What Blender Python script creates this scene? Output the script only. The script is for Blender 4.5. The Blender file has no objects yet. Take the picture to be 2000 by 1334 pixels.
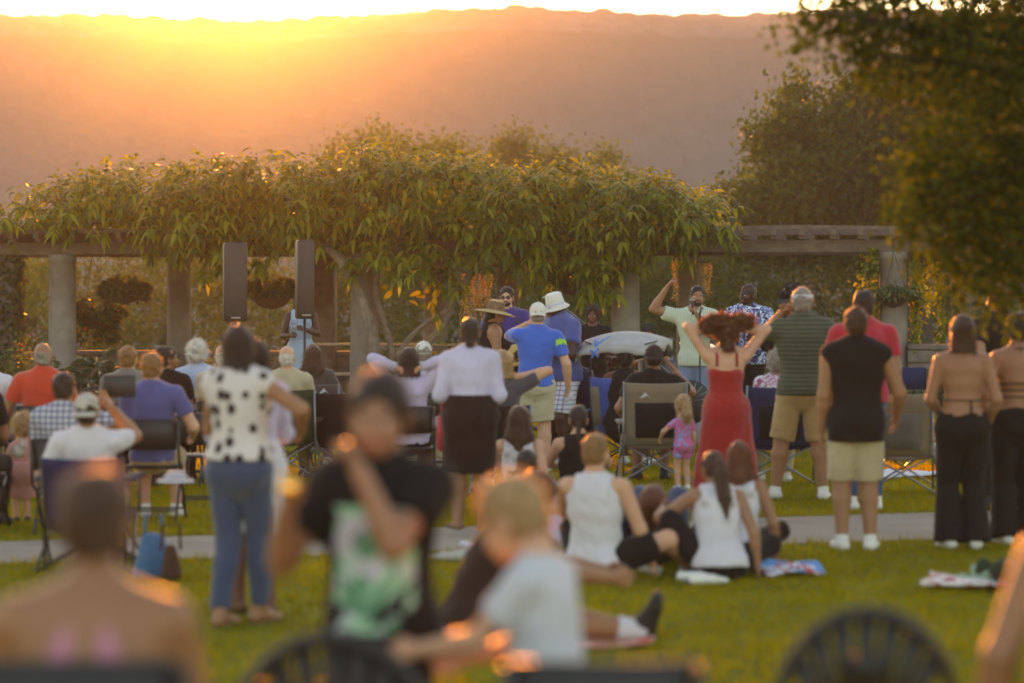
import bpy, math, random
import numpy as np
from mathutils import Vector, Matrix, Euler

# ------------------------------------------------------------------ camera, sky, sun, exposure
SC = bpy.context.scene
COL = SC.collection
FPX = 5000.0            # focal length in photo pixels (photo is 2000 wide)
HY = 600.0              # photo row of the horizon
CAMZ = 1.7
R_ = math.radians

cam_d = bpy.data.cameras.new('camera')
cam = bpy.data.objects.new('camera', cam_d)
COL.objects.link(cam)
cam.location = (0, 0, CAMZ)
cam.rotation_euler = (R_(90), 0, 0)
cam_d.sensor_width = 36
cam_d.lens = FPX * 36 / 2000
cam_d.shift_y = -(667 - HY) / 2000
cam_d.clip_start = 0.05
cam_d.clip_end = 4000
cam_d.dof.use_dof = True
cam_d.dof.focus_distance = 33.5
cam_d.dof.aperture_fstop = (cam_d.lens / 1000) / 0.067
SC.camera = cam

SUN_EL, SUN_AZ = R_(7.4), math.atan2(-570, FPX)      # azimuth from +Y towards +X
W = bpy.data.worlds.new('World'); SC.world = W; W.use_nodes = True
nt = W.node_tree; nt.nodes.clear()
sky = nt.nodes.new('ShaderNodeTexSky'); sky.sky_type = 'NISHITA'; sky.sun_disc = False
sky.sun_elevation = SUN_EL; sky.sun_rotation = SUN_AZ
sky.altitude = 50; sky.air_density = 1.0; sky.dust_density = 0.7; sky.ozone_density = 1.6
bg = nt.nodes.new('ShaderNodeBackground'); bg.inputs[1].default_value = 0.15
wo = nt.nodes.new('ShaderNodeOutputWorld')
nt.links.new(sky.outputs[0], bg.inputs[0]); nt.links.new(bg.outputs[0], wo.inputs[0])

sun_d = bpy.data.lights.new('sun', 'SUN'); sun_o = bpy.data.objects.new('sun', sun_d); COL.objects.link(sun_o)
sun_d.energy = 4.2; sun_d.angle = R_(0.5); sun_d.color = (1.0, 0.30, 0.036)
sd = Vector((math.sin(SUN_AZ) * math.cos(SUN_EL), math.cos(SUN_AZ) * math.cos(SUN_EL), math.sin(SUN_EL)))
sun_o.rotation_euler = sd.to_track_quat('Z', 'Y').to_euler()

vs = SC.view_settings
SC.display_settings.display_device = 'sRGB'
vs.view_transform = 'Standard'; vs.look = 'None'; vs.gamma = 1; vs.use_curve_mapping = False
vs.exposure = 2.15
vs.use_white_balance = True; vs.white_balance_temperature = 9100; vs.white_balance_tint = 16
cy = SC.cycles
cy.max_bounces = 6; cy.diffuse_bounces = 3; cy.glossy_bounces = 2; cy.transmission_bounces = 4
cy.volume_bounces = 1; cy.transparent_max_bounces = 6
cy.caustics_reflective = False; cy.caustics_refractive = False
cy.sample_clamp_indirect = 6.0
cy.use_denoising = True

HAZE_AIR, HAZE_MIST, HAZE_G = 0.00044, 0.000023, 0.925

# ------------------------------------------------------------------ mesh helpers
rng = np.random.default_rng(7)
random.seed(7)

def V3(a): return np.array(a, dtype=np.float64)
def nrm(a):
    a = np.asarray(a, float); return a / max(np.linalg.norm(a), 1e-9)

class MB:
    """collects vertices and faces, builds ONE mesh object"""
    def __init__(s): s.v = []; s.f = []; s.n = 0; s.c = []
    def add(s, V, F, mat=0, col=None):
        V = np.asarray(V, float).reshape(-1, 3); F = np.asarray(F, np.int64)
        if len(V) == 0 or len(F) == 0: return s
        s.v.append(V); s.f.append((F + s.n, mat)); s.n += len(V)
        s.c.append(np.full(len(V), 0.5) if col is None else np.broadcast_to(np.asarray(col, float), (len(V),)))
        return s
    def box(s, c, size, rot=None, mat=0, bevel=0.0):
        hx, hy, hz = [k / 2 for k in size]
        if bevel <= 0:
            P = V3([(x, y, z) for x in (-hx, hx) for y in (-hy, hy) for z in (-hz, hz)])
            F = [(0, 1, 3, 2), (4, 6, 7, 5), (0, 4, 5, 1), (2, 3, 7, 6), (0, 2, 6, 4), (1, 5, 7, 3)]
            if rot is not None: P = P @ np.array(rot).T
            return s.add(P + V3(c), F, mat)
        b = min(bevel, hx * .9, hy * .9, hz * .9)      # chamfered along the z edges and both ends
        ring = [(hx - b, hy), (hx, hy - b), (hx, -hy + b), (hx - b, -hy), (-hx + b, -hy), (-hx, -hy + b), (-hx, hy - b), (-hx + b, hy)]
        k = [(-hz, (hx - b) / hx, (hy - b) / hy), (-hz + b, 1, 1), (hz - b, 1, 1), (hz, (hx - b) / hx, (hy - b) / hy)]
        P = V3([(x * kx, y * ky, z) for z, kx, ky in k for x, y in ring])
        if rot is not None: P = P @ np.array(rot).T
        F = [(j * 8 + (i + 1) % 8, j * 8 + i, (j + 1) * 8 + i, (j + 1) * 8 + (i + 1) % 8) for j in range(3) for i in range(8)]
        s.add(P + V3(c), F, mat)
        s.f.append((np.array([[s.n - 32 + i for i in range(8)], [s.n - 1 - i for i in range(8)]]), mat))
        return s
    def tube(s, pts, rad, n=8, mat=0, caps=True, flat=1.0, up=None):
        pts = V3(pts); m = len(pts)
        rad = np.broadcast_to(np.asarray(rad, float), (m,))
        T = np.gradient(pts, axis=0); T /= np.maximum(np.linalg.norm(T, axis=1, keepdims=True), 1e-9)
        u = V3(up) if up is not None else (V3((0, 0, 1)) if abs(T[0][2]) < .9 else V3((1, 0, 0)))
        a = np.arange(n) * 2 * math.pi / n; P = []
        for i in range(m):
            x = nrm(np.cross(T[i], u)); y = np.cross(x, T[i]); u = y
            P.append(pts[i] + rad[i] * (np.cos(a)[:, None] * x + flat * np.sin(a)[:, None] * y))
        i = np.arange(n); j = (i + 1) % n
        F = np.concatenate([np.stack([k * n + i, k * n + j, (k + 1) * n + j, (k + 1) * n + i], 1) for k in range(m - 1)])
        s.add(np.concatenate(P), F, mat)
        if caps:
            s.f.append((np.array([[s.n - m * n + k for k in range(n)][::-1], [s.n - n + k for k in range(n)]]), mat))
        return s
    def lathe(s, prof, n=16, c=(0, 0, 0), rot=None, mat=0, sx=1, sy=1):
        a = np.arange(n) * 2 * math.pi / n
        P = np.concatenate([np.stack([sx * r * np.cos(a), sy * r * np.sin(a), np.full(n, z)], 1) for r, z in prof])
        if rot is not None: P = P @ np.array(rot).T
        i = np.arange(n); j = (i + 1) % n
        F = np.concatenate([np.stack([k * n + i, k * n + j, (k + 1) * n + j, (k + 1) * n + i], 1) for k in range(len(prof) - 1)])
        return s.add(P + V3(c), F, mat)
    def ball(s, c, r, n=10, mat=0, rot=None):
        r = np.broadcast_to(np.asarray(r, float), (3,))
        m = n // 2 + 1; th = np.linspace(0.001, math.pi - 0.001, m)
        prof = [(math.sin(t), -math.cos(t)) for t in th]
        q = MB().lathe(prof, n); P = q.v[0] * r
        if rot is not None: P = P @ np.array(rot).T
        return s.add(P + V3(c), q.f[0][0], mat)
    def sheet(s, P, mat=0, thick=0.0):
        """grid of points [m][n] -> surface, optional thickness along the normal"""
        P = V3(P); m, n = P.shape[:2]
        i, j = np.meshgrid(np.arange(m - 1), np.arange(n - 1), indexing='ij')
        q = lambda a, b: (i + a) * n + j + b
        F = np.stack([q(0, 0), q(1, 0), q(1, 1), q(0, 1)], -1).reshape(-1, 4)
        if thick == 0: return s.add(P.reshape(-1, 3), F, mat)
        du = np.gradient(P, axis=0); dv = np.gradient(P, axis=1); N = np.cross(du, dv)
        N /= np.maximum(np.linalg.norm(N, axis=-1, keepdims=True), 1e-9)
        A = (P + N * thick / 2).reshape(-1, 3); B = (P - N * thick / 2).reshape(-1, 3); k = m * n
        E = [a * n for a in range(m)]; loop = [j for j in range(n)] + [a * n + n - 1 for a in range(1, m)] + [(m - 1) * n + j for j in range(n - 2, -1, -1)] + [a * n for a in range(m - 2, 0, -1)]
        L = np.array(loop); L2 = np.roll(L, -1)
        side = np.stack([L, L2, L2 + k, L + k], 1)
        return s.add(np.concatenate([A, B]), np.concatenate([F, F[:, ::-1] + k, side]), mat)
    def merge(s, o, M=None, mat=None):
        V = np.concatenate(o.v); C = np.concatenate(o.c)
        if M is not None:
            M = np.array(M); V = V @ M[:3, :3].T + M[:3, 3]
        base = s.n; s.v.append(V); s.c.append(C); s.n += len(V)
        for F, m in o.f: s.f.append((F + base, m if mat is None else mat))
        return s
    def mesh(s, name, mats, smooth=True, col=False):
        me = bpy.data.meshes.new(name)
        V = np.concatenate(s.v).astype(np.float32)
        me.vertices.add(len(V)); me.vertices.foreach_set('co', V.ravel())
        lv = np.concatenate([F.ravel() for F, m in s.f]).astype(np.int32)
        cnt = np.concatenate([np.full(len(F), F.shape[1]) for F, m in s.f])
        mi = np.concatenate([np.full(len(F), m) for F, m in s.f]).astype(np.int32)
        st = np.concatenate([[0], np.cumsum(cnt)[:-1]]).astype(np.int32)
        me.loops.add(len(lv)); me.loops.foreach_set('vertex_index', lv)
        me.polygons.add(len(cnt)); me.polygons.foreach_set('loop_start', st)
        me.polygons.foreach_set('material_index', mi)
        me.polygons.foreach_set('use_smooth', np.full(len(cnt), bool(smooth)))
        for m in (mats if isinstance(mats, (list, tuple)) else [mats]): me.materials.append(m)
        if col:
            at = me.attributes.new('tint', 'FLOAT', 'POINT')
            at.data.foreach_set('value', np.concatenate(s.c).astype(np.float32))
        me.update(calc_edges=True); me.validate()
        return me
    def build(s, name, mats, parent=None, loc=(0, 0, 0), rz=0, smooth=True, col=False, **tags):
        o = bpy.data.objects.new(name, s.mesh(name, mats, smooth, col)); COL.objects.link(o)
        o.location = loc; o.rotation_euler = (0, 0, rz)
        if parent is not None: o.parent = parent
        return tag(o, **tags)

def tag(o, label=None, cat=None, group=None, kind=None):
    if label: o['label'] = label
    if cat: o['category'] = cat
    if group: o['group'] = group
    if kind: o['kind'] = kind
    return o
def thing(name, label, cat, loc=(0, 0, 0), rz=0, group=None):
    o = bpy.data.objects.new(name, None); COL.objects.link(o)
    o.empty_display_size = .1; o.location = loc; o.rotation_euler = (0, 0, rz)
    return tag(o, label, cat, group)
def inst(name, me, parent=None, loc=(0, 0, 0), rot=(0, 0, 0), sc=1.0):
    o = bpy.data.objects.new(name, me); COL.objects.link(o)
    o.location = loc; o.rotation_euler = rot
    o.scale = (sc, sc, sc) if isinstance(sc, (int, float)) else sc
    if parent is not None: o.parent = parent
    return o
def copy_thing(o, loc, rz, label=None):
    c = o.copy(); COL.objects.link(c); c.location = loc; c.rotation_euler = (0, 0, rz)
    if label: c['label'] = label
    for ch in list(o.children):
        d = ch.copy(); COL.objects.link(d); d.parent = c
        for g in list(ch.children):
            e = g.copy(); COL.objects.link(e); e.parent = d
    return c
def rotm(rx=0, ry=0, rz=0): return np.array(Euler((R_(rx), R_(ry), R_(rz))).to_matrix())

def ss(a, b, x):
    t = np.clip((np.asarray(x, float) - a) / (b - a), 0, 1); return t * t * (3 - 2 * t)
def gz(x, y):
    """height of the ground: flat lawn, slight rise at the band, falling to the river behind"""
    return 0.13 * ss(27, 31, y) - 15.5 * ss(54, 150, y)
def px(x, s): return (x - 1000.0) / s          # photo column at scale s (photo pixels per metre) -> world x
def pz(y, s): return CAMZ - (y - HY) / s
def at(x, s):
    X, Y = px(x, s), FPX / s; return (X, Y, float(gz(X, Y)))

# ------------------------------------------------------------------ materials
def hx(h):
    h = h.lstrip('#'); c = [int(h[i:i + 2], 16) / 255 for i in (0, 2, 4)]
    return tuple(k / 12.92 if k <= .04045 else ((k + .055) / 1.055) ** 2.4 for k in c)
_mats = {}
def mat(name, col, rough=.75, var=.12, scale=6, bump=0.0, bscale=60, trans=0.0, tint=0.0, sheen=0.0, metal=0.0, spec=.4, col2=None, sss=0.0, tcol=None):
    """procedural principled material: noise-varied colour, noise bump, optional translucency and per-leaf tint"""
    if name in _mats: return _mats[name]
    if isinstance(col, str): col = hx(col)
    m = bpy.data.materials.new(name); m.use_nodes = True; _mats[name] = m
    t = m.node_tree; b = t.nodes['Principled BSDF']; out = t.nodes['Material Output']; L = t.links.new
    b.inputs['Roughness'].default_value = rough; b.inputs['Metallic'].default_value = metal
    b.inputs['Specular IOR Level'].default_value = spec
    if sheen: b.inputs['Sheen Weight'].default_value = sheen
    if sss:
        b.inputs['Subsurface Weight'].default_value = sss; b.inputs['Subsurface Radius'].default_value = (.02, .008, .004); b.inputs['Subsurface Scale'].default_value = .5
    tc = t.nodes.new('ShaderNodeTexCoord')
    nz = t.nodes.new('ShaderNodeTexNoise'); nz.inputs['Scale'].default_value = scale; nz.inputs['Detail'].default_value = 4
    L(tc.outputs['Object'], nz.inputs['Vector'])
    mx = t.nodes.new('ShaderNodeMix'); mx.data_type = 'RGBA'
    c2 = col2 if col2 is not None else tuple(min(1, k * (1 + var)) for k in col)
    if isinstance(c2, str): c2 = hx(c2)
    c1 = col if col2 is not None else tuple(k * (1 - var) for k in col)
    mx.inputs[6].default_value = (*c1, 1); mx.inputs[7].default_value = (*c2, 1)
    rp = t.nodes.new('ShaderNodeMapRange'); rp.inputs[1].default_value = .3; rp.inputs[2].default_value = .7
    L(nz.outputs[0], rp.inputs[0]); L(rp.outputs[0], mx.inputs[0]); c = mx.outputs[2]
    if tint:
        a = t.nodes.new('ShaderNodeAttribute'); a.attribute_name = 'tint'
        hv = t.nodes.new('ShaderNodeHueSaturation')
        for sock, lo, hi in (('Value', 1 - tint, 1 + tint), ('Hue', .5 - .035 * tint * 2, .5 + .02 * tint * 2)):
            r = t.nodes.new('ShaderNodeMapRange'); r.inputs[3].default_value = hi if sock == 'Hue' else lo; r.inputs[4].default_value = lo if sock == 'Hue' else hi
            L(a.outputs['Fac'], r.inputs[0]); L(r.outputs[0], hv.inputs[sock])
        L(c, hv.inputs['Color']); c = hv.outputs[0]
    L(c, b.inputs['Base Color'])
    if bump:
        n2 = t.nodes.new('ShaderNodeTexNoise'); n2.inputs['Scale'].default_value = bscale; n2.inputs['Detail'].default_value = 5
        bp = t.nodes.new('ShaderNodeBump'); bp.inputs['Strength'].default_value = bump; bp.inputs['Distance'].default_value = .02
        L(tc.outputs['Object'], n2.inputs['Vector']); L(n2.outputs[0], bp.inputs['Height']); L(bp.outputs[0], b.inputs['Normal'])
    if trans:
        tr = t.nodes.new('ShaderNodeBsdfTranslucent'); ms = t.nodes.new('ShaderNodeMixShader'); ms.inputs[0].default_value = trans
        if tcol is not None:
            g = t.nodes.new('ShaderNodeMix'); g.data_type = 'RGBA'; g.blend_type = 'MULTIPLY'; g.inputs[0].default_value = 1
            L(c, g.inputs[6]); g.inputs[7].default_value = (*tcol, 1); L(g.outputs[2], tr.inputs[0])
        else: L(c, tr.inputs[0])
        L(b.outputs[0], ms.inputs[1]); L(tr.outputs[0], ms.inputs[2]); L(ms.outputs[0], out.inputs[0])
    return m

def pattern(name, base, ink, kind, scale=10, thr=.5, rough=.8, ink2=None):
    """flat print on cloth: blotch, plaid, stripe, floral, dots"""
    if name in _mats: return _mats[name]
    m = mat(name, base, rough, var=.05, bump=.15, bscale=90); t = m.node_tree; b = t.nodes['Principled BSDF']; L = t.links.new
    src = b.inputs['Base Color'].links[0].from_socket
    tc = [n for n in t.nodes if n.type == 'TEX_COORD'][0]
    def mixin(fac, a, colr):
        mx = t.nodes.new('ShaderNodeMix'); mx.data_type = 'RGBA'; L(fac, mx.inputs[0]); L(a, mx.inputs[6]); mx.inputs[7].default_value = (*(hx(colr) if isinstance(colr, str) else colr), 1)
        return mx.outputs[2]
    def less(sock, th, gt=False):
        k = t.nodes.new('ShaderNodeMath'); k.operation = 'GREATER_THAN' if gt else 'LESS_THAN'; L(sock, k.inputs[0]); k.inputs[1].default_value = th; return k.outputs[0]
    if kind in ('blotch', 'dots'):
        mp = t.nodes.new('ShaderNodeMapping'); mp.inputs['Scale'].default_value = (scale, scale, scale * (.8 if kind == 'blotch' else 1)); L(tc.outputs['Object'], mp.inputs[0])
        nz = t.nodes.new('ShaderNodeTexNoise'); nz.inputs['Scale'].default_value = 3; L(mp.outputs[0], nz.inputs[0])
        ad = t.nodes.new('ShaderNodeMix'); ad.data_type = 'VECTOR'; ad.inputs[0].default_value = .12 if kind == 'blotch' else .0; L(mp.outputs[0], ad.inputs[4]); L(nz.outputs[1], ad.inputs[5])
        vo = t.nodes.new('ShaderNodeTexVoronoi'); vo.inputs['Scale'].default_value = 1; vo.inputs['Randomness'].default_value = .55; L(ad.outputs[1], vo.inputs[0])
        c = mixin(less(vo.outputs[0], thr), src, ink)
    elif kind == 'floral':
        nz = t.nodes.new('ShaderNodeTexNoise'); nz.inputs['Scale'].default_value = scale; nz.inputs['Detail'].default_value = 2; nz.inputs['Distortion'].default_value = 2.0; L(tc.outputs['Object'], nz.inputs[0])
        c = mixin(less(nz.outputs[0], thr, True), src, ink)
        if ink2: 
            n2 = t.nodes.new('ShaderNodeTexNoise'); n2.inputs['Scale'].default_value = scale * .8; n2.inputs['Distortion'].default_value = 1.0
            mp = t.nodes.new('ShaderNodeMapping'); mp.inputs['Location'].default_value = (3, 5, 7); L(tc.outputs['Object'], mp.inputs[0]); L(mp.outputs[0], n2.inputs[0])
            c = mixin(less(n2.outputs[0], thr + .03, True), c, ink2)
    else:
        c = src
        axes = {'plaid': 'XZ', 'stripe': 'Z', 'pin': 'X'}[kind]
        sp = t.nodes.new('ShaderNodeSeparateXYZ'); L(tc.outputs['Object'], sp.inputs[0])
        for ax in axes:
            k = t.nodes.new('ShaderNodeMath'); k.operation = 'MULTIPLY'; L(sp.outputs[ax], k.inputs[0]); k.inputs[1].default_value = scale
            fr = t.nodes.new('ShaderNodeMath'); fr.operation = 'FRACT'; L(k.outputs[0], fr.inputs[0])
            f = t.nodes.new('ShaderNodeMath'); f.operation = 'MULTIPLY'; L(less(fr.outputs[0], thr), f.inputs[0]); f.inputs[1].default_value = .6 if kind == 'plaid' else .9
            c = mixin(f.outputs[0], c, ink)
    L(c, b.inputs['Base Color'])
    return m

# ------------------------------------------------------------------ signed distance modelling (bodies, clothes, hair)
class SDF:
    def __init__(s, k=.02): s.p = []; s.k = k; s.cuts = []; s.wr = []
    def seg(s, a, b, ra, rb, xd=None, k=None, flat=0, op=1):
        s.p.append(('seg', V3(a), V3(b), np.broadcast_to(V3(ra), (2,)), np.broadcast_to(V3(rb), (2,)), xd, s.k if k is None else k, flat, op)); return s
    def chain(s, pts, rad, k=None):
        for i in range(len(pts) - 1): s.seg(pts[i], pts[i + 1], rad[i], rad[i + 1], k=k)
        return s
    def ell(s, c, r, R=None, k=None, op=1):
        s.p.append(('ell', V3(c), np.broadcast_to(V3(r), (3,)), np.eye(3) if R is None else np.array(R), None, None, s.k if k is None else k, 0, op)); return s
    def cut(s, c, n): s.cuts.append((V3(c), nrm(n))); return s
    def wrinkle(s, amp, freq, seed=0, st=(1, 1, 1)): s.wr.append((amp, freq, seed, st)); return s
    def mesh(s, v):
        lo = np.full(3, 1e9); hi = -lo; bb = []
        for q in s.p:
            if q[0] == 'seg':
                r = max(q[3].max(), q[4].max()); a = np.minimum(q[1], q[2]) - r; b = np.maximum(q[1], q[2]) + r
            else:
                r = q[2].max(); a = q[1] - r; b = q[1] + r
            bb.append((a, b))
            if q[8] > 0: lo = np.minimum(lo, a); hi = np.maximum(hi, b)
        lo = lo - 3 * v; hi = hi + 3 * v
        n = np.ceil((hi - lo) / v).astype(int) + 1
        D = np.full(n, .5, np.float32)
        ax = [lo[i] + v * np.arange(n[i]) for i in range(3)]
        for q, (a, b) in zip(s.p, bb):
            k = q[6]; pad = 3 * v + k
            i0 = np.clip(((a - pad - lo) / v).astype(int), 0, n - 1); i1 = np.clip(np.ceil((b + pad - lo) / v).astype(int) + 1, 1, n)
            if (i1 <= i0).any(): continue
            sl = tuple(slice(i0[j], i1[j]) for j in range(3))
            X, Y, Z = np.meshgrid(*[ax[j][sl[j]] for j in range(3)], indexing='ij')
            if q[0] == 'seg':
                A, B = q[1], q[2]; ab = B - A; Ln = max(np.linalg.norm(ab), 1e-6); w = ab / Ln
                x0 = V3(q[5]) if q[5] is not None else V3((1, 0, 0))
                u = x0 - w * (x0 @ w)
                if np.linalg.norm(u) < .05: u = V3((0, 1, 0)) - w * w[1]
                u = nrm(u); m = np.cross(w, u)
                X = X - A[0]; Y = Y - A[1]; Z = Z - A[2]
                z = X * w[0] + Y * w[1] + Z * w[2]; x = X * u[0] + Y * u[1] + Z * u[2]; y = X * m[0] + Y * m[1] + Z * m[2]
                t = np.clip(z / Ln, 0, 1); dz = z - t * Ln
                if q[7]: dz = np.where(dz > 0, 0, dz)
                rx = q[3][0] + (q[4][0] - q[3][0]) * t; ry = q[3][1] + (q[4][1] - q[3][1]) * t; rm = np.minimum(rx, ry)
                gx, gy, gq = x / rx, y / ry, dz / rm
                k0 = np.sqrt(gx * gx + gy * gy + gq * gq) + 1e-4; k1 = np.sqrt((gx / rx) ** 2 + (gy / ry) ** 2 + (gq / rm) ** 2) + 1e-4 / rm
                d = k0 * (k0 - 1) / k1
                if q[7]: d = np.maximum(d, z - Ln)
            else:
                Rm = q[3]; X = X - q[1][0]; Y = Y - q[1][1]; Z = Z - q[1][2]; r = q[2]
                g = [X * Rm[0][j] + Y * Rm[1][j] + Z * Rm[2][j] for j in range(3)]
                k0 = np.sqrt(sum((g[j] / r[j]) ** 2 for j in range(3))) + 1e-4; k1 = np.sqrt(sum((g[j] / r[j] ** 2) ** 2 for j in range(3))) + 1e-4 / r.min()
                d = k0 * (k0 - 1) / k1
            S = D[sl]; d = d.astype(np.float32)
            if q[8] > 0:
                h = np.maximum(k - np.abs(S - d), 0) / max(k, 1e-6); D[sl] = np.minimum(S, d) - h * h * k * .25
            else: D[sl] = np.maximum(S, -d)
        if s.wr or s.cuts:
            X, Y, Z = np.meshgrid(*ax, indexing='ij', sparse=True)
            for amp, fq, seed, st in s.wr:
                g = np.random.default_rng(seed); acc = 0
                X2 = X * st[0]; Y2 = Y * st[1]; Z2 = Z * st[2]
                for _ in range(5):
                    kx, ky, kz = nrm(g.normal(size=3)) * fq * g.uniform(.7, 1.5); ph = g.uniform(0, 6.3)
                    acc = acc + np.sin(kx * X2 + ky * Y2 + kz * Z2 + ph)
                D += (amp * .45 * acc).astype(np.float32)
            for c, nn in s.cuts: D = np.maximum(D, ((X - c[0]) * nn[0] + (Y - c[1]) * nn[1] + (Z - c[2]) * nn[2]).astype(np.float32))
        return surface_net(D, lo, v)

def surface_net(D, o, v):
    S = D < 0
    S[0] = S[-1] = False; S[:, 0] = S[:, -1] = False; S[:, :, 0] = S[:, :, -1] = False
    D = np.where(S, np.minimum(D, -1e-5), np.maximum(D, 1e-5))
    C = [(a, b, c) for a in (0, 1) for b in (0, 1) for c in (0, 1)]
    n = np.array(S.shape) - 1
    acc = sum(S[a:a + n[0], b:b + n[1], c:c + n[2]].astype(np.int8) for a, b, c in C)
    ijk = np.argwhere((acc > 0) & (acc < 8))
    if len(ijk) == 0: return np.zeros((0, 3)), np.zeros((0, 4), int)
    idx = np.full(n, -1, np.int64); idx[tuple(ijk.T)] = np.arange(len(ijk))
    vals = np.stack([D[ijk[:, 0] + a, ijk[:, 1] + b, ijk[:, 2] + c] for a, b, c in C], 1)
    pos = np.zeros((len(ijk), 3)); cnt = np.zeros(len(ijk))
    for e in range(8):
        for g in range(e + 1, 8):
            ce, cg = np.array(C[e]), np.array(C[g])
            if np.abs(ce - cg).sum() != 1: continue
            m = (vals[:, e] < 0) != (vals[:, g] < 0)
            t = np.where(m, vals[:, e] / np.where(m, vals[:, e] - vals[:, g], 1), 0)
            pos += m[:, None] * (ce + t[:, None] * (cg - ce)); cnt += m
    V = o + v * (ijk + pos / cnt[:, None])
    F = []
    for a in range(3):
        b, c = (a + 1) % 3, (a + 2) % 3
        lo = [slice(None)] * 3; hi = [slice(None)] * 3; lo[a] = slice(0, -1); hi[a] = slice(1, None)
        for w in (b, c): lo[w] = slice(1, -1); hi[w] = slice(1, -1)
        s0, s1 = S[tuple(lo)], S[tuple(hi)]
        E = np.argwhere(s0 != s1); 
        if len(E) == 0: continue
        sg = s0[tuple(E.T)]
        P = E.copy(); P[:, b] += 1; P[:, c] += 1
        def cell(db, dc):
            Q = P.copy(); Q[:, b] += db; Q[:, c] += dc; return idx[tuple(Q.T)]
        q = np.stack([cell(-1, -1), cell(0, -1), cell(0, 0), cell(-1, 0)], 1)
        q = np.where(sg[:, None], q, q[:, ::-1]); F.append(q)
    return V, np.concatenate(F)

def leaf_cards(mb, P, D, N, Ln, Wd, droop=.25, seg=2, tint=None):
    """many leaf blades: base P, direction D, normal N, length, width; curved downwards"""
    P = np.asarray(P, float); k = len(P)
    D = D / np.maximum(np.linalg.norm(D, axis=1, keepdims=True), 1e-9)
    Sd = np.cross(D, N); Sd /= np.maximum(np.linalg.norm(Sd, axis=1, keepdims=True), 1e-9)
    Ln = np.broadcast_to(Ln, (k,))[:, None]; Wd = np.broadcast_to(Wd, (k,))[:, None]
    dn = np.array([0, 0, -1.0])
    col = rng.uniform(0, 1, k) if tint is None else tint
    if seg == 1:
        M = P + D * Ln * .5 + dn * Ln * droop * .2; T = P + D * Ln + dn * Ln * droop
        V = np.stack([P, M + Sd * Wd, T, M - Sd * Wd], 1); F = np.arange(k * 4).reshape(k, 4); c = np.repeat(col, 4)
        return mb.add(V.reshape(-1, 3), F, 0, c)
    M1 = P + D * Ln * .3 + dn * Ln * droop * .1; M2 = P + D * Ln * .65 + dn * Ln * droop * .45; T = P + D * Ln + dn * Ln * droop * 1.1
    V = np.stack([P, M1 + Sd * Wd, M1 - Sd * Wd, M2 + Sd * Wd * .8, M2 - Sd * Wd * .8, T], 1)
    b = (np.arange(k) * 6)[:, None]; c = np.repeat(col, 6)
    base = mb.n
    mb.add(V.reshape(-1, 3), b + np.array([[1, 2, 4, 3]]), 0, c)
    mb.f.append((b + np.array([[0, 2, 1]]) + base, 0)); mb.f.append((b + np.array([[3, 4, 5]]) + base, 0))
    return mb
def rdir(k): 
    a = rng.normal(size=(k, 3)); return a / np.linalg.norm(a, axis=1, keepdims=True)
# ------------------------------------------------------------------ the setting: ground, path, river, hill, haze
M_lawn = mat('lawn_soil', (.115, .10, .014), .95, scale=1.3, col2=(.22, .20, .018), bump=.4, spec=.05, bscale=120)
M_grass = mat('grass_blade', (.19, .175, .010), .7, col2=(.33, .265, .012), scale=.55, spec=.08, trans=.48, tint=.4, tcol=(1.6, 1.55, .5))
M_path = mat('path_concrete', (.24, .195, .155), .9, scale=1.6, col2=(.33, .27, .215), bump=.3, bscale=90)
M_hill = mat('hill_forest', (.02, .03, .014), .95, scale=.05, col2=(.045, .05, .02))
M_river = mat('river_water', (.05, .06, .07), .15, var=.05, bump=.2, bscale=.6)

xs = np.concatenate([np.linspace(-420, -40, 24), np.linspace(-36, 36, 37), np.linspace(40, 420, 24)])
ys = np.concatenate([np.linspace(-12, 26, 20), np.linspace(26.5, 33, 14), np.linspace(34, 150, 40), [180, 230, 300]])
GX, GY = np.meshgrid(xs, ys, indexing='ij')
MB().sheet(np.stack([GX, GY, gz(GX, GY)], -1)).build('ground', M_lawn, kind='structure')
MB().sheet([[(-420, 130, -14.2), (-420, 760, -14.2)], [(420, 130, -14.2), (420, 760, -14.2)]]).build('river', M_river, kind='structure')

def path_near(x): return 17.85 + .265 * x
def path_far(x): return 19.85 + .37 * x
pxs = np.linspace(-14, 14, 57)
def edge_wob(x, p): return .05 * np.sin(x * 2.1 + p) + .03 * np.sin(x * 5.3 + 2 * p)
rows = [np.stack([pxs, path_near(pxs) + edge_wob(pxs, 1), np.full(57, .006)], 1)]
for k in (.25, .5, .75): rows.append(np.stack([pxs, path_near(pxs) * (1 - k) + path_far(pxs) * k, np.full(57, .012)], 1))
rows.append(np.stack([pxs, path_far(pxs) + edge_wob(pxs, 2), np.full(57, .006)], 1))
MB().sheet(np.stack(rows, 1)[:, ::-1]).build('path', M_path, kind='structure')

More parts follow.
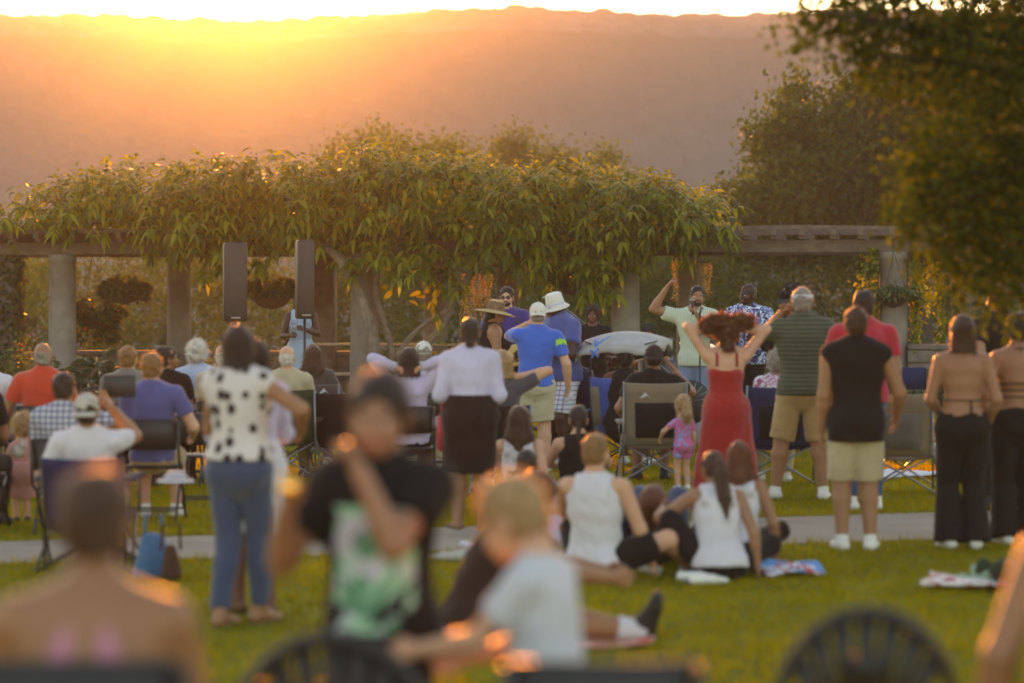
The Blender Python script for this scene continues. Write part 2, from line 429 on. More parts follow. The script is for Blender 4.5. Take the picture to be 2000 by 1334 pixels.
# grass: tufts of blades over the lawn in view
def grass():
    k = 110000
    y = np.sqrt(rng.uniform(7.5 ** 2, 40 ** 2, k)); x = rng.uniform(-1, 1, k) * (y * .215 + .6)
    on = (y > path_near(x) + .02) & (y < path_far(x) - .02)
    x, y = x[~on], y[~on]; k = len(x)
    mb = MB(); nb = 3
    x = np.repeat(x, nb) + rng.normal(0, .018, k * nb); y = np.repeat(y, nb) + rng.normal(0, .018, k * nb); k *= nb
    near_edge = np.exp(-((y - path_far(x)) / .18) ** 2) + np.exp(-((y - path_near(x)) / .15) ** 2)
    pat = .5 + .5 * np.sin(x * .9 + 1.3 * np.sin(y * .7)) * np.sin(y * 1.1 + np.sin(x * 1.7))
    h = rng.uniform(.022, .05, k) * (1 + .5 * near_edge) * (.8 + .4 * pat)
    a = rng.uniform(0, 6.28, k); w = rng.uniform(.0035, .006, k) * (1 + y * .012)
    z = gz(x, y); ln = rng.normal(0, .35, (k, 2)) * h[:, None]
    B0 = np.stack([x + np.cos(a) * w, y + np.sin(a) * w, z - .002], 1); B1 = np.stack([x - np.cos(a) * w, y - np.sin(a) * w, z - .002], 1)
    T = np.stack([x + ln[:, 0], y + ln[:, 1], z + h], 1)
    V = np.stack([B0, B1, T], 1).reshape(-1, 3)
    mb.add(V, np.arange(k * 3).reshape(k, 3), 0, np.repeat(np.clip(rng.normal(.45, .25, k) + .5 * (pat - .5), 0, 1), 3))
    mb.build('grass', M_grass, smooth=False, col=True, kind='stuff')
grass()

# the wooded ridge across the river
def ridge(x):
    return 70.5 + 1.1 * np.sin(x * .021 + .6) + .9 * np.sin(x * .063 + 2) - ss(0, 55, x) * .6 - ss(60, 130, x) * .4
def hill():
    hxs = np.linspace(-400, 400, 900); k = 90
    t = np.linspace(0, 1, k)
    cellr = np.random.default_rng(3)
    X, T = np.meshgrid(hxs, t, indexing='ij')
    top = ridge(X)
    prof = np.interp(T, [0, .3, .55, .72, 1], [-16, 12, 40, 62, 72.5]) / 72.5
    Z = np.where(T > 0, prof * top, -16); Y = np.interp(T, [0, .3, .55, .72, 1], [480, 520, 545, 552, 600])
    # tree tops: lumpy bumps of many crowns
    pts = np.stack([cellr.uniform(-400, 400, 9000), cellr.uniform(0, 1, 9000)], 1); rad = np.where(cellr.uniform(0, 1, 9000) < .6, cellr.uniform(.8, 1.8, 9000), cellr.uniform(1.6, 3.4, 9000))
    B = np.zeros_like(X)
    du = hxs[1] - hxs[0]; dt = t[1] - t[0]
    for (cx, ct), r in zip(pts, rad):
        i0, i1 = int((cx - r + 400) / du), int((cx + r + 400) / du) + 2; rt = r / 130
        j0, j1 = int((ct - rt) / dt), int((ct + rt) / dt) + 2
        i0, j0 = max(i0, 0), max(j0, 0)
        d = ((X[i0:i1, j0:j1] - cx) / r) ** 2 + ((T[i0:i1, j0:j1] - ct) / rt) ** 2
        B[i0:i1, j0:j1] = np.maximum(B[i0:i1, j0:j1], np.clip(1 - d, 0, 1) * r * .34)
    cliff = ((T > .55) & (T < .72)) * 1.0
    Z = Z + B * (1 - .7 * cliff); Y = Y - B * .8
    mb = MB().sheet(np.stack([X, Y, Z], -1)[:, ::-1])
    mb.sheet(np.stack([np.stack([hxs, np.full(900, 600.0), ridge(hxs)], 1), np.stack([hxs, np.full(900, 760.0), np.full(900, 20.0)], 1)], 1)[:, ::-1])
    o = mb.build('hill', M_hill, smooth=False, kind='structure')
hill()

def haze():
    m = bpy.data.materials.new('evening_haze'); m.use_nodes = True; t = m.node_tree
    t.nodes.remove(t.nodes['Principled BSDF'])
    ad = t.nodes.new('ShaderNodeAddShader')
    for k, (d, g, c) in enumerate(((HAZE_AIR, .1, (.78, .86, 1.0)), (HAZE_MIST, HAZE_G, (1.0, .95, .9)))):      # air and fine mist: two even scatterers
        v = t.nodes.new('ShaderNodeVolumePrincipled'); v.inputs['Density'].default_value = d; v.inputs['Anisotropy'].default_value = g; v.inputs['Color'].default_value = (*c, 1)
        t.links.new(v.outputs[0], ad.inputs[k])
    t.links.new(ad.outputs[0], t.nodes['Material Output'].inputs['Volume'])
    MB().box((0, 380, 33), (900, 800, 104)).build('haze', m, smooth=False, kind='stuff')
haze()
# ------------------------------------------------------------------ pergola: columns, beams, rafters, purlins
M_stone = mat('column_stone', (.17, .15, .135), .9, scale=4, col2=(.25, .22, .195), bump=.5, bscale=40)
M_wood = mat('weathered_timber', (.10, .072, .058), .85, scale=7, col2=(.17, .128, .104), bump=.6, bscale=35)
M_wall = mat('old_wall_stone', (.12, .095, .08), .95, scale=5, col2=(.2, .16, .135), bump=.7, bscale=30)

perg = thing('pergola', 'long stone columned pergola with weathered timber roof carrying the vine behind the band', 'pergola', (0, 43.5, 0))
PX, PY = 0, 43.5
ang = math.atan2(-4.2, 15.5) * .55                        # right end a little nearer
ca, sa = math.cos(ang), math.sin(ang)
def pw(u, v, z=0): return (u * ca - v * sa, PY + u * sa + v * ca, z)      # along, across -> world
def pl(u, v, z=0): return (u * ca - v * sa, u * sa + v * ca, z)           # same, local to the pergola
def u_at(x, v):
    """place along the pergola that shows in photo column x"""
    k = (x - 1000) / FPX
    return (k * (PY + v * ca) + v * sa) / (ca - k * sa)
RZP = ang
ZB0, ZB1 = 2.59, 2.79
def column(x, v, r=.235, h=ZB0):
    u = u_at(x, v); c = pl(u, v)
    mb = MB(); a = rng.uniform(0, 1)
    prof = [(r * 1.14, -.1), (r * 1.14, .0), (r * 1.06, .1), (r * 1.0, h * .5), (r * .93, h - .14), (r * 1.0, h - .13), (r * 1.0, h - .001), (0.01, h)]
    mb.lathe(prof, 20)
    col = mb.build('column', M_stone, perg, c, RZP)
    return col
front_cols = [-330, 122, 712, 1222, 1745, 2230]
back_cols = [-60, 350, 850, 992, 1345, 1885, 2350]
for x in front_cols: column(x, -1.35)
for x in back_cols: column(x, 1.35, .215)
# square brown timber posts of the bay behind the loudspeakers
mb = MB().box((0, 0, ZB0 / 2), (.40, .40, ZB0), bevel=.02); mb.build('post', M_wood, perg, pl(u_at(632, .9), .9), RZP)
def span(u0, u1, v, z0, z1, w, name, dz=0.0):
    n = max(2, int((u1 - u0) / 1.2)); P = []
    for i in range(n + 1):
        u = u0 + (u1 - u0) * i / n; P.append((u - (u0 + u1) / 2, rng.normal(0, .006), (z0 + z1) / 2 + rng.normal(0, .006)))
    mb = MB(); V = []
    for p in P:
        for dy, dzz in ((-w / 2, z0 - z1), (w / 2, z0 - z1), (w / 2, z1 - z0), (-w / 2, z1 - z0)): V.append((p[0], p[1] + dy, p[2] + dzz / 2))
    F = [(k * 4 + i, k * 4 + (i + 1) % 4, k * 4 + 4 + (i + 1) % 4, k * 4 + 4 + i) for k in range(len(P) - 1) for i in range(4)]
    F += [(3, 2, 1, 0), tuple(len(V) - 4 + i for i in range(4))]
    mb.add(V, F).build(name, M_wood, perg, pl((u0 + u1) / 2, v, dz), RZP, smooth=False)
seg_u = [u_at(x, -1.35) for x in front_cols]
for i in range(len(seg_u) - 1):
    span(seg_u[i] + .003, seg_u[i + 1] - .003, -1.35, ZB0 + .003, ZB1, .17, 'beam'); span(seg_u[i] + .003, seg_u[i + 1] - .003, 1.35, ZB0 + .003, ZB1, .17, 'beam')
raft = MB(); raft.box((0, 0, 0), (.09, 3.7, .15))
for sgn in (-1, 1): raft.box((0, sgn * 1.9, .03), (.088, .12, .09))
rm = raft.mesh('rafter', [M_wood], smooth=False)
u = u_at(-60, -1.35)
while u < u_at(2080, -1.35):
    inst('rafter', rm, perg, pl(u, 0, ZB1 + .078), (0, 0, RZP + rng.normal(0, .01))); u += .47
for v in (-1.75, -1.2, -.6, 0, .6, 1.2, 1.75):
    uu = u_at(-60, v)
    while uu < u_at(2050, v):
        L = 2.35; span(uu + .004, uu + L - .004, v, ZB1 + .156, ZB1 + .215, .07, 'purlin'); uu += L

# low walls between the back columns
def low_wall(x0, x1, v, ztop, label, d=.4):
    u0, u1 = u_at(x0, v), u_at(x1, v); L = u1 - u0
    root = thing('low_wall', label, 'wall', pw((u0 + u1) / 2, v), RZP)
    z0 = -.25; h = ztop - .09 - z0
    nrow = max(2, int(h / .19)); rh = h / nrow
    core = MB().box((0, 0, z0 + h / 2 - .01), (L - .05, d - .07, h - .02)); core.build('mortar_core', M_wall, root, smooth=False)
    shapes = []
    for k in range(5):
        w = (.26, .32, .38, .44, .5)[k]; m = MB().box((0, 0, 0), (w - .012, d, rh - .012), bevel=.015)
        m.v[0] += rng.normal(0, .006, m.v[0].shape); shapes.append((w, m.mesh('stone', [M_wall], smooth=False)))
    for r in range(nrow):
        x = -L / 2
        while x < L / 2 - .2:
            w, me = shapes[rng.integers(5)]
            inst('stone', me, root, (x + w / 2, rng.normal(0, .008), z0 + (r + .5) * rh)); x += w
    x = -L / 2
    while x < L / 2 - .1:
        w = min(1.1, L / 2 - x); m = MB().box((0, 0, 0), (w - .01, d + .1, .09), bevel=.02); m.build('coping_stone', M_wall, root, (x + w / 2, 0, ztop - .045), smooth=False); x += w
low_wall(1772, 2300, -1.45, pz(668, 119) - .02, 'low rough stone wall with flat coping at the right end of the pergola')
low_wall(150, 690, 1.3, pz(686, 111), 'long low brown wall between pergola columns behind the left audience')
low_wall(-500, 95, 1.3, pz(690, 111), 'low brown wall left of the leftmost stone column')
low_wall(760, 1200, 1.3, pz(690, 111), 'low wall behind the guitarist between middle columns')
# pale bench rail seen between the trunk and the columns
root = thing('bench', 'pale wooden bench rail between the vine trunk and the middle columns', 'bench', pw(u_at(775, .2), .2), RZP)
for z, w in ((pz(672, 113), .06), (.55, .3)): MB().box((0, 0, z), (3.0, w, .045), bevel=.008).build('bench_rail', mat('pale_wood', (.42, .33, .24), .7, bump=.3), root, smooth=False)
for sx in (-1.3, 1.3): MB().box((sx, .1, .45), (.07, .07, .9), bevel=.008).build('bench_post', M_wood, root, smooth=False)

# ------------------------------------------------------------------ leaves
M_vine = mat('vine_leaf', (.13, .16, .010), .45, var=.2, scale=.6, trans=.46, tint=.6, tcol=(1.35, 1.4, .4), spec=.35)
M_bark = mat('vine_bark', (.15, .11, .085), .95, scale=8, col2=(.27, .21, .17), bump=.9, bscale=25)
M_leafA = mat('tree_leaf', (.055, .08, .012), .6, var=.3, scale=.5, trans=.4, tint=.6, tcol=(1.0, 1.35, .4), spec=.2)
M_leafB = mat('far_tree_leaf', (.085, .11, .016), .7, spec=.15, var=.25, scale=.2, trans=.35, tint=.5, tcol=(1.0, 1.3, .5))
M_leafN = mat('near_tree_leaf', (.052, .07, .009), .8, spec=.1, var=.3, scale=1.2, trans=.42, tint=.7, tcol=(1.15, 1.4, .4))
M_shrub = mat('shrub_leaf', (.05, .075, .02), .5, var=.2, scale=1, trans=.4, tint=.5, tcol=(1.4, 1.3, .6))
M_trunk = mat('tree_bark', (.06, .045, .032), .95, scale=5, bump=.8, bscale=20)

V_TOP = [(-15, 440), (10, 425), (60, 398), (150, 352), (240, 328), (330, 350), (400, 322), (440, 318), (520, 318), (600, 328), (660, 322), (700, 312), (760, 300), (850, 312), (920, 314), (1000, 335), (1070, 345), (1130, 325), (1200, 352), (1280, 372), (1330, 398), (1400, 396), (1425, 430)]
V_BOT = [(-15, 462), (60, 456), (150, 446), (250, 450), (305, 462), (335, 525), (400, 545), (480, 560), (500, 500), (560, 480), (640, 484), (700, 505), (735, 560), (760, 590), (820, 615), (870, 600), (905, 560), (960, 535), (1010, 545), (1050, 560), (1100, 580), (1160, 590), (1215, 575), (1245, 510), (1300, 495), (1340, 500), (1370, 470), (1425, 455)]
def vine():
    root = thing('vine', 'huge leafy climbing vine sprawling over the pergola roof from a twisted trunk', 'vine', (0, PY, 0))
    xs_ = np.array([p[0] for p in V_TOP]); yt = np.array([p[1] for p in V_TOP]); xb = np.array([p[0] for p in V_BOT]); yb = np.array([p[1] for p in V_BOT])
    S = 118.0
    P, D, N, LL = [], [], [], []
    def spray(p, d, n, ln, droop):
        """stem from p along d, leaves hanging in pairs"""
        d = d / np.linalg.norm(d); pos = p.copy(); out = []
        step = ln / n
        for i in range(n):
            d = d + np.array([0, 0, -droop]); d /= np.linalg.norm(d); pos = pos + d * step
            side = np.cross(d, [0, 0, 1.0]); side /= max(np.linalg.norm(side), .01)
            for sg in (-1, 1):
                ld = side * sg * rng.uniform(.5, 1.1) + d * .6 + np.array([0, 0, rng.uniform(-.45, .35)]); P.append(pos.copy()); D.append(ld); N.append(rng.normal(0, .3, 3) + [0, -.3, 1]); LL.append(rng.uniform(.11, .25))
        P.append(pos); D.append(d); N.append(np.array([0, 0, 1.0])); LL.append(rng.uniform(.15, .24))
    k = 0
    def surf_pt():
        x = rng.uniform(-10, 1392); t = np.interp(x, xs_, yt) + rng.uniform(0, 6); b = np.interp(x, xb, yb); zt, zb = pz(t, S), pz(b, S)
        if rng.uniform() < .42:                       # roof of the mass
            v = rng.uniform(-2.0, 2.0); dome = 1 - .2 * (v / 2.1) ** 2 * (1 if v < 0 else .5)
            z = 2.96 + (zt - .2 - 2.96) * dome * rng.uniform(.86, 1.0) if zt > 3.2 else zt - rng.uniform(.05, .3); d = np.array([0, -.4, 1.0])
        elif x < 305 and rng.uniform() < .85: return None      # the beam stays bare at the left end
        else:                                         # the curtain facing the lawn
            v = -1.8 - abs(rng.normal(0, .2)) + .25 * np.sin(x * .03); zb = zb + abs(rng.normal(0, .16)); z = zb + .12 + (zt - .3 - zb) * rng.uniform(0, 1) ** .9; d = np.array([0, -1.0, .25])
        if z < zb + .02: return None
        w = np.array(pw(u_at(x, v), v, z)); w[1] -= PY; return w, d
    while k < 250:                                    # mounds of sprays with hollows between them
        q = surf_pt()
        if q is None: continue
        w, d = q; r = rng.uniform(.18, .42)
        for _ in range(int(6 + 14 * r)):
            e = rdir(1)[0]; e = e if e @ d > -.2 else -e
            spray(w + e * r * [1, .8, .8], e * 1.0 + d * .4 + [0, 0, .25], rng.integers(2, 5), rng.uniform(.16, .36), .2)
        k += 1
    k = 0
    while k < 260:
        q = surf_pt()
        if q is None: continue
        spray(q[0], q[1] + rng.normal(0, .7, 3), rng.integers(3, 6), rng.uniform(.25, .5), .24); k += 1
    # upright shoots with arching tips along the skyline
    for x, y in [(345, 318), (372, 322), (500, 300), (520, 295), (548, 302), (575, 318), (240, 322), (262, 318), (770, 292), (880, 305), (1135, 318), (200, 335), (640, 318), (60, 392), (1400, 392), (940, 312), (1060, 340), (430, 312)] + [(rng.uniform(20, 1420), None) for _ in range(55)]:
        v = rng.uniform(-1.6, .5); yy = y if y is not None else np.interp(x, xs_, yt) - 2
        w = np.array(pw(u_at(x, v), v, pz(yy, S) - .25)); w[1] -= PY
        spray(w, np.array([rng.normal(0, .5), -.15, 1.6]), 5, .42, .42)
    P_, D_, N_, L_ = np.array(P), np.array(D), np.array(N), np.array(LL)
    # inner filling
    kf = 5200; xx = rng.uniform(-10, 1420, kf); vv = rng.uniform(-1.6, 1.8, kf); fz = rng.uniform(0, 1, kf)
    zt = pz(np.interp(xx, xs_, yt), S) - .3; zb = np.maximum(pz(np.interp(xx, xb, yb), S) + .12, np.where(vv < -1.2, 0, 2.86))
    ok = zt > zb + .05; zz = zb + (zt - zb) * fz
    Q = np.array([pw(u_at(a, b), b, c) for a, b, c in zip(xx[ok], vv[ok], zz[ok])]); Q[:, 1] -= PY
    # the 300 nearest big leaves are parts of their own, the rest one mass
    front = np.argsort(P_[:, 1] + rng.normal(0, .12, len(P_)))[:300]; fs = set(front.tolist()); rest = np.array([i for i in range(len(P_)) if i not in fs])
    mb = MB(); leaf_cards(mb, P_[rest], D_[rest], N_[rest], L_[rest], L_[rest] * .17, droop=.62)
    leaf_cards(mb, Q, rdir(len(Q)) + [0, -.2, -.3], rdir(len(Q)), rng.uniform(.15, .24, len(Q)), rng.uniform(.04, .06, len(Q)), droop=.3)
    mb.build('leaves', M_vine, root, smooth=False, col=True, kind='stuff')
    shp = []
    for q in range(6):
        m = MB(); leaf_cards(m, np.zeros((1, 3)), np.array([[0, 1.0, 0]]), np.array([[0, 0, 1.0]]), .18, .034, droop=.4 + .07 * q, tint=np.array([q / 5])); shp.append(m.mesh('leaf', [M_vine], False, True))
    for i in front:
        d = nrm(D_[i]); q = Vector(d).to_track_quat('Y', 'Z')
        inst('leaf', shp[rng.integers(6)], root, P_[i], q.to_euler(), L_[i] / .18)
    # trunk and limbs
    def limb(pts, r0, r1, name):
        pts = [np.array(pw(u_at(x, v), v, pz(y, S))) - [0, PY, 0] for x, y, v in pts]
        pts = [p + rng.normal(0, .015, 3) for p in pts]
        T = np.linspace(0, len(pts) - 1, len(pts) * 4); I = np.arange(len(pts))
        Q = np.stack([np.interp(T, I, [p[j] for p in pts]) for j in range(3)], 1)
        ker = np.array([.25, .5, .25])
        for _ in range(3): Q[1:-1] = .25 * Q[:-2] + .5 * Q[1:-1] + .25 * Q[2:]
        mb = MB(); n = len(Q); r = np.linspace(r0, r1, n) * (1 + .1 * np.sin(np.arange(n) * 1.7))
        a = np.linspace(0, 4, n)
        mb.tube(Q, r, 10)
        mb.tube(Q + np.stack([np.cos(a), np.sin(a), 0 * a], 1) * r[:, None] * .7, r * .62, 8)
        mb.tube(Q - np.stack([np.cos(a), np.sin(a), 0 * a], 1) * r[:, None] * .7, r * .55, 8)
        mb.build(name, M_bark, root)
    limb([(744, 812, -2.0), (738, 740, -2.05), (728, 660, -2.1), (712, 600, -2.1), (690, 545, -2.1), (655, 495, -2.05), (600, 470, -1.7)], .115, .07, 'trunk')
    limb([(752, 800, -1.7), (770, 715, -1.75), (800, 690, -1.8), (845, 660, -1.8), (868, 620, -1.75), (880, 590, -1.75), (905, 560, -1.7), (940, 500, -1.5)], .085, .05, 'limb')
    limb([(762, 745, -1.75), (768, 700, -1.8), (755, 640, -1.75), (735, 580, -1.7), (740, 520, -1.6)], .065, .04, 'limb')
    limb([(772, 700, -1.8), (800, 655, -1.85), (840, 625, -1.85), (880, 605, -1.8)], .05, .035, 'limb')
    limb([(600, 468, -1.5), (450, 450, -1.2), (250, 425, -.8), (100, 432, -.5)], .06, .03, 'limb')
    limb([(940, 500, -1.5), (1050, 470, -1.0), (1200, 440, -.6), (1350, 440, -.5)], .05, .03, 'limb')
vine()

# ------------------------------------------------------------------ trees
def crown(mb, blobs, n, size, seg=1, droop=.2, shell=.55):
    """leaves through the volume of overlapping lumps, thicker towards their skins"""
    B = np.array(blobs, float); vol = B[:, 3] * B[:, 4] * B[:, 5]; pr = vol ** .7 / (vol ** .7).sum()
    # each lump is broken into twig clusters
    k = rng.choice(len(B), n // 14, p=pr); d = rdir(len(k)); r = rng.uniform(shell, 1.05, len(k))[:, None]
    C = B[k, :3] + d * r * B[k, 3:6]
    P = np.repeat(C, 14, 0) + rng.normal(0, 1, (len(C) * 14, 3)) * size * 1.5
    tn = np.repeat(np.clip(rng.normal(.5, .2, len(C)), 0, 1), 14) + rng.normal(0, .12, len(P))
    leaf_cards(mb, P, rdir(len(P)) + [0, 0, -.2], rdir(len(P)), rng.uniform(.7, 1.3, len(P)) * size, rng.uniform(.2, .38, len(P)) * size, droop=droop, seg=seg, tint=np.clip(tn, 0, 1))
def tree(name, label, base, trunk_top, blobs, n, size, M, r=.2, group=None, limbs=True, cat='tree', shell=.55):
    root = thing(name, label, cat, base, 0, group)
    b = np.array(base); L = [np.array(q[:3]) - b for q in blobs]
    tt = np.array(trunk_top) - b
    mb = MB(); n_ = 6; pts = [tt * t + np.array([math.sin(t * 3) * .06, math.cos(t * 2.4) * .05, 0]) * (t > 0) * np.linalg.norm(tt) * .3 for t in np.linspace(0, 1, n_)]
    pts[0][2] -= .3
    mb.tube(pts, np.linspace(r * 1.25, r * .6, n_), 9)
    tr = mb.build('trunk', M_trunk, root)
    if limbs:
        for q in L[:9]:
            mid = (pts[-2] + q) / 2 + [0, 0, -.08 * np.linalg.norm(q - pts[-2])]
            MB().tube([pts[-2], mid, q], [r * .5, r * .3, r * .1], 6).build('limb', M_trunk, root)
    mb = MB(); crown(mb, [(*q, *o[3:6]) for q, o in zip(L, blobs)], n, size, shell=shell)
    mb.build('crown', M, root, smooth=False, col=True)
    return root
def W3(x, y, s): return np.array([px(x, s), FPX / s, pz(y, s)])
def blobs_px(lst, s, depth=.8):
    """lumps given as (x, y, half width, half height) seen at scale s, with real depth"""
    out = []
    for i, (x, y, w, h) in enumerate(lst):
        c = W3(x, y, s); rx, rz = w / s, h / s
        out.append((c[0], c[1] + rng.normal(0, .5) * rx, c[2], rx, (rx + rz) / 2 * depth, rz))
    return out
# rounded trees beyond the pergola, showing above the vine
mids = [((700, 330, 62, 80), (740, 300, 50, 55), (672, 320, 45, 55)), ((800, 330, 60, 55), (780, 300, 22, 35), (850, 340, 60, 60)), ((900, 340, 60, 65), (870, 300, 35, 35)), ((1010, 335, 55, 75), (1012, 290, 32, 40), (965, 345, 50, 60)),
        ((1100, 350, 50, 70), (1080, 325, 40, 50)), ((1180, 360, 50, 68), (1182, 320, 28, 40), (1215, 375, 35, 45)), ((1320, 420, 40, 55), (1300, 440, 60, 50), (1345, 430, 40, 45))]
mlab = ['rounded golden green tree above the vine nearest the sun glow', 'loose low tree right of the rounded tree nearest the sun glow', 'broad low tree above the middle of the vine', 'taller peaked tree above the vine right of its middle',
        'narrow tree between the peaked tree and the pointed tree above the vine', 'pointed small tree above the right part of the vine', 'low bush topped tree showing beyond the right tip of the vine']
for l, lab in zip(mids, mlab):
    s = rng.uniform(52, 60); bl = blobs_px(l, s); x0 = bl[0][0]; Y0 = FPX / s
    bl += [(x0 + rng.normal(0, .8), Y0 + rng.normal(0, .6), bl[0][2] - 2.2 - rng.uniform(0, .6), 1.7, 1.5, 1.7) for _ in range(2)]
    g = float(gz(x0, Y0)); tree('broadleaf_tree', lab, (x0, Y0, g), (x0, Y0, bl[0][2] - 1.5), bl, 11000, .17, M_leafB, .2, 'trees beyond the pergola')
# screen of bushy trees seen between the columns
scr = [(-40, 560), (70, 625), (190, 600), (320, 590), (450, 570), (560, 590), (700, 580), (830, 590), (960, 570), (1090, 575), (1220, 570), (1330, 545), (1450, 530), (1570, 535), (1690, 540), (1810, 530), (1930, 540), (2060, 520)]
for i, (x, y) in enumerate(scr):
    s = 66 + 7 * ((i * 37) % 5) / 5; c = W3(x, y, s); g = float(gz(c[0], c[1]))
    bl = [(c[0] + rng.normal(0, .5), c[1] + rng.normal(0, .5), c[2] + dz, rng.uniform(1.15, 1.6), 1.1, rng.uniform(.9, 1.2)) for dz in (.6, -.4, -1.3)]
    bl.append((c[0] + rng.choice([-1, 1]) * .9, c[1], c[2] + .9, .7, .7, .6))
    side = 'left of' if x < 700 else ('behind' if x < 1250 else 'right of')
    word = ['leftmost', 'second', 'third', 'fourth', 'fifth', 'sixth', 'seventh', 'eighth', 'ninth', 'tenth', 'eleventh', 'twelfth', 'thirteenth', 'fourteenth', 'fifteenth', 'sixteenth', 'seventeenth', 'rightmost'][i]
    tree('bushy_tree', 'olive bushy tree beyond the pergola columns, ' + word + (' of the row' if i in (0, 17) else ' from the left of the row'),
         (c[0], c[1], g), (c[0], c[1], c[2] - .6), bl, 4200, .15, M_leafB, .13, 'row of bushy trees seen between the columns', limbs=False)
# the big dark tree on the right
bl = blobs_px([(1560, 215, 45, 62), (1500, 260, 45, 28), (1530, 290, 70, 55), (1620, 290, 85, 75), (1690, 220, 80, 70), (1760, 180, 90, 60), (1830, 160, 90, 70), (1580, 380, 120, 80), (1500, 390, 80, 60), (1440, 400, 50, 45), (1660, 420, 90, 70), (1720, 360, 120, 110), (1820, 320, 110, 120), (1600, 460, 130, 60), (1760, 470, 130, 70), (1480, 470, 70, 45), (1900, 250, 100, 120), (1920, 420, 110, 120), (1690, 300, 80, 70)], 78)
g = float(gz(9.5, 64)); tree('oak_tree', 'big dark broad tree beyond the right end of the pergola', (10.2, 64, g), (10.0, 64, 3.2), bl, 62000, .16, M_leafA, .38)
# two dark trees filling further right behind it
bl = blobs_px([(1900, 120, 120, 110), (2000, 220, 120, 160), (1980, 60, 110, 90), (1960, 420, 100, 120), (2060, 350, 100, 150)], 92)
tree('maple_tree', 'dark tree at the right edge half hidden by the overhanging branches', (11.2, 54.3, float(gz(11, 54.3))), (11, 54.3, 3.5), bl, 14000, .13, M_leafA, .3)
# near tree whose branches hang into the frame from the upper right; its trunk stands out of frame
s = 330
nb = [(1540, 15, 40, 30), (1590, 50, 50, 40), (1640, 95, 45, 25), (1640, 20, 70, 30), (1700, 120, 60, 40), (1690, 60, 60, 40), (1760, 60, 80, 60), (1740, 165, 55, 35), (1700, 30, 70, 40), (1820, 130, 80, 70), (1850, 40, 90, 70), (1920, 100, 100, 110), (1880, 210, 80, 70), (1960, 230, 80, 120),
      (1830, 290, 75, 60), (1800, 360, 55, 60), (1790, 430, 50, 50), (1860, 400, 80, 80), (1940, 370, 80, 110), (1830, 480, 55, 40), (1860, 520, 50, 35), (1920, 500, 80, 70), (1980, 480, 60, 100), (1900, 560, 60, 30), (1970, 575, 50, 40), (2030, 200, 90, 200), (2060, 430, 100, 150), (1950, -60, 150, 100), (1750, -70, 150, 80), (2150, 0, 150, 200), (2200, 300, 140, 200)]
bl = blobs_px(nb, s, 1.0)
root = tree('overhanging_tree', 'near leafy tree whose dark green branches hang into the upper right corner', (4.9, 15.6, 0), (4.6, 15.4, 2.9), bl, 21000, .055, M_leafN, .22, limbs=False)
hub = np.array([-.35, -.3, 2.6])
for x, y in [(1540, 15), (1700, 110), (1640, 40), (1850, 60), (1800, 370), (1860, 400), (1900, 540), (1960, 230), (1830, 290), (1920, 100)]:
    q = W3(x, y, s) - np.array([4.9, 15.6, 0]); mid = (hub * .6 + q * .4) + [0, 0, .12]
    MB().tube([hub, mid, q * .75 + mid * .25 + [0, 0, .05], q], [.055, .035, .02, .007], 6).build('limb', M_trunk, root)
# ------------------------------------------------------------------ people
SKIN = {k: mat('skin_' + k, c, .5, var=.07, scale=9, bump=.12, bscale=140, sss=.12, spec=.4) for k, c in
        dict(fair='#c9977c', tan='#9b6d54', olive='#996a4d', brown='#6e4330', dark='#46291d').items()}
HAIRC = {k: mat('hair_' + k, c, .45, var=.3, scale=30, bump=.5, bscale=160, spec=.5, trans=.12) for k, c in
         dict(black='#15100d', dark='#2a1a11', brown='#4a2d1a', auburn='#5f3a1e', blond='#a8855e', grey='#8d857c', white='#cfc6ba', sandy='#8a6238', ginger='#6b3a1c').items()}
HAIRS = {k: mat('hair_strand_' + k, tuple(min(.6, q * 1.7 + .02) for q in hx(c)), .35, var=.3, scale=30, trans=.7, spec=.5) for k, c in
          dict(black='#15100d', dark='#2a1a11', brown='#4a2d1a', auburn='#5f3a1e', blond='#a8855e', grey='#8d857c', white='#cfc6ba', sandy='#8a6238', ginger='#6b3a1c').items()}  # strands lightened beyond the hair colour to imitate backlit rim glow
M_eye = mat('eye_white', (.75, .72, .68), .2, var=.02); M_iris = mat('eye_iris', (.02, .012, .008), .15); M_lip = mat('lips', (.32, .12, .09), .45)
M_lipd = mat('lips_dark', (.16, .06, .05), .45)
def cloth(name, c, var=.08, rough=.85, bump=.35): return mat(name, c, rough, var=var, scale=5, bump=bump, bscale=55, sheen=.35 if c and sum(hx(c)) > .12 else .04, spec=.2)
M_black = cloth('black_cloth', '#1b1716'); M_white = cloth('white_cloth', '#c9c5cd'); M_jean = cloth('blue_denim', '#3b4660'); M_khaki = cloth('khaki_cloth', '#a98b5f')
M_beige = cloth('beige_cloth', '#b3a386'); M_rub = mat('white_shoe', '#d8d4cf', .6); M_dsh = mat('dark_shoe', '#241f1d', .6); M_navy = cloth('navy_cloth', '#232a4a')
M_glass = mat('dark_lens', (.01, .01, .012), .08, spec=.6); M_blackp = mat('black_plastic', (.02, .02, .02), .45)

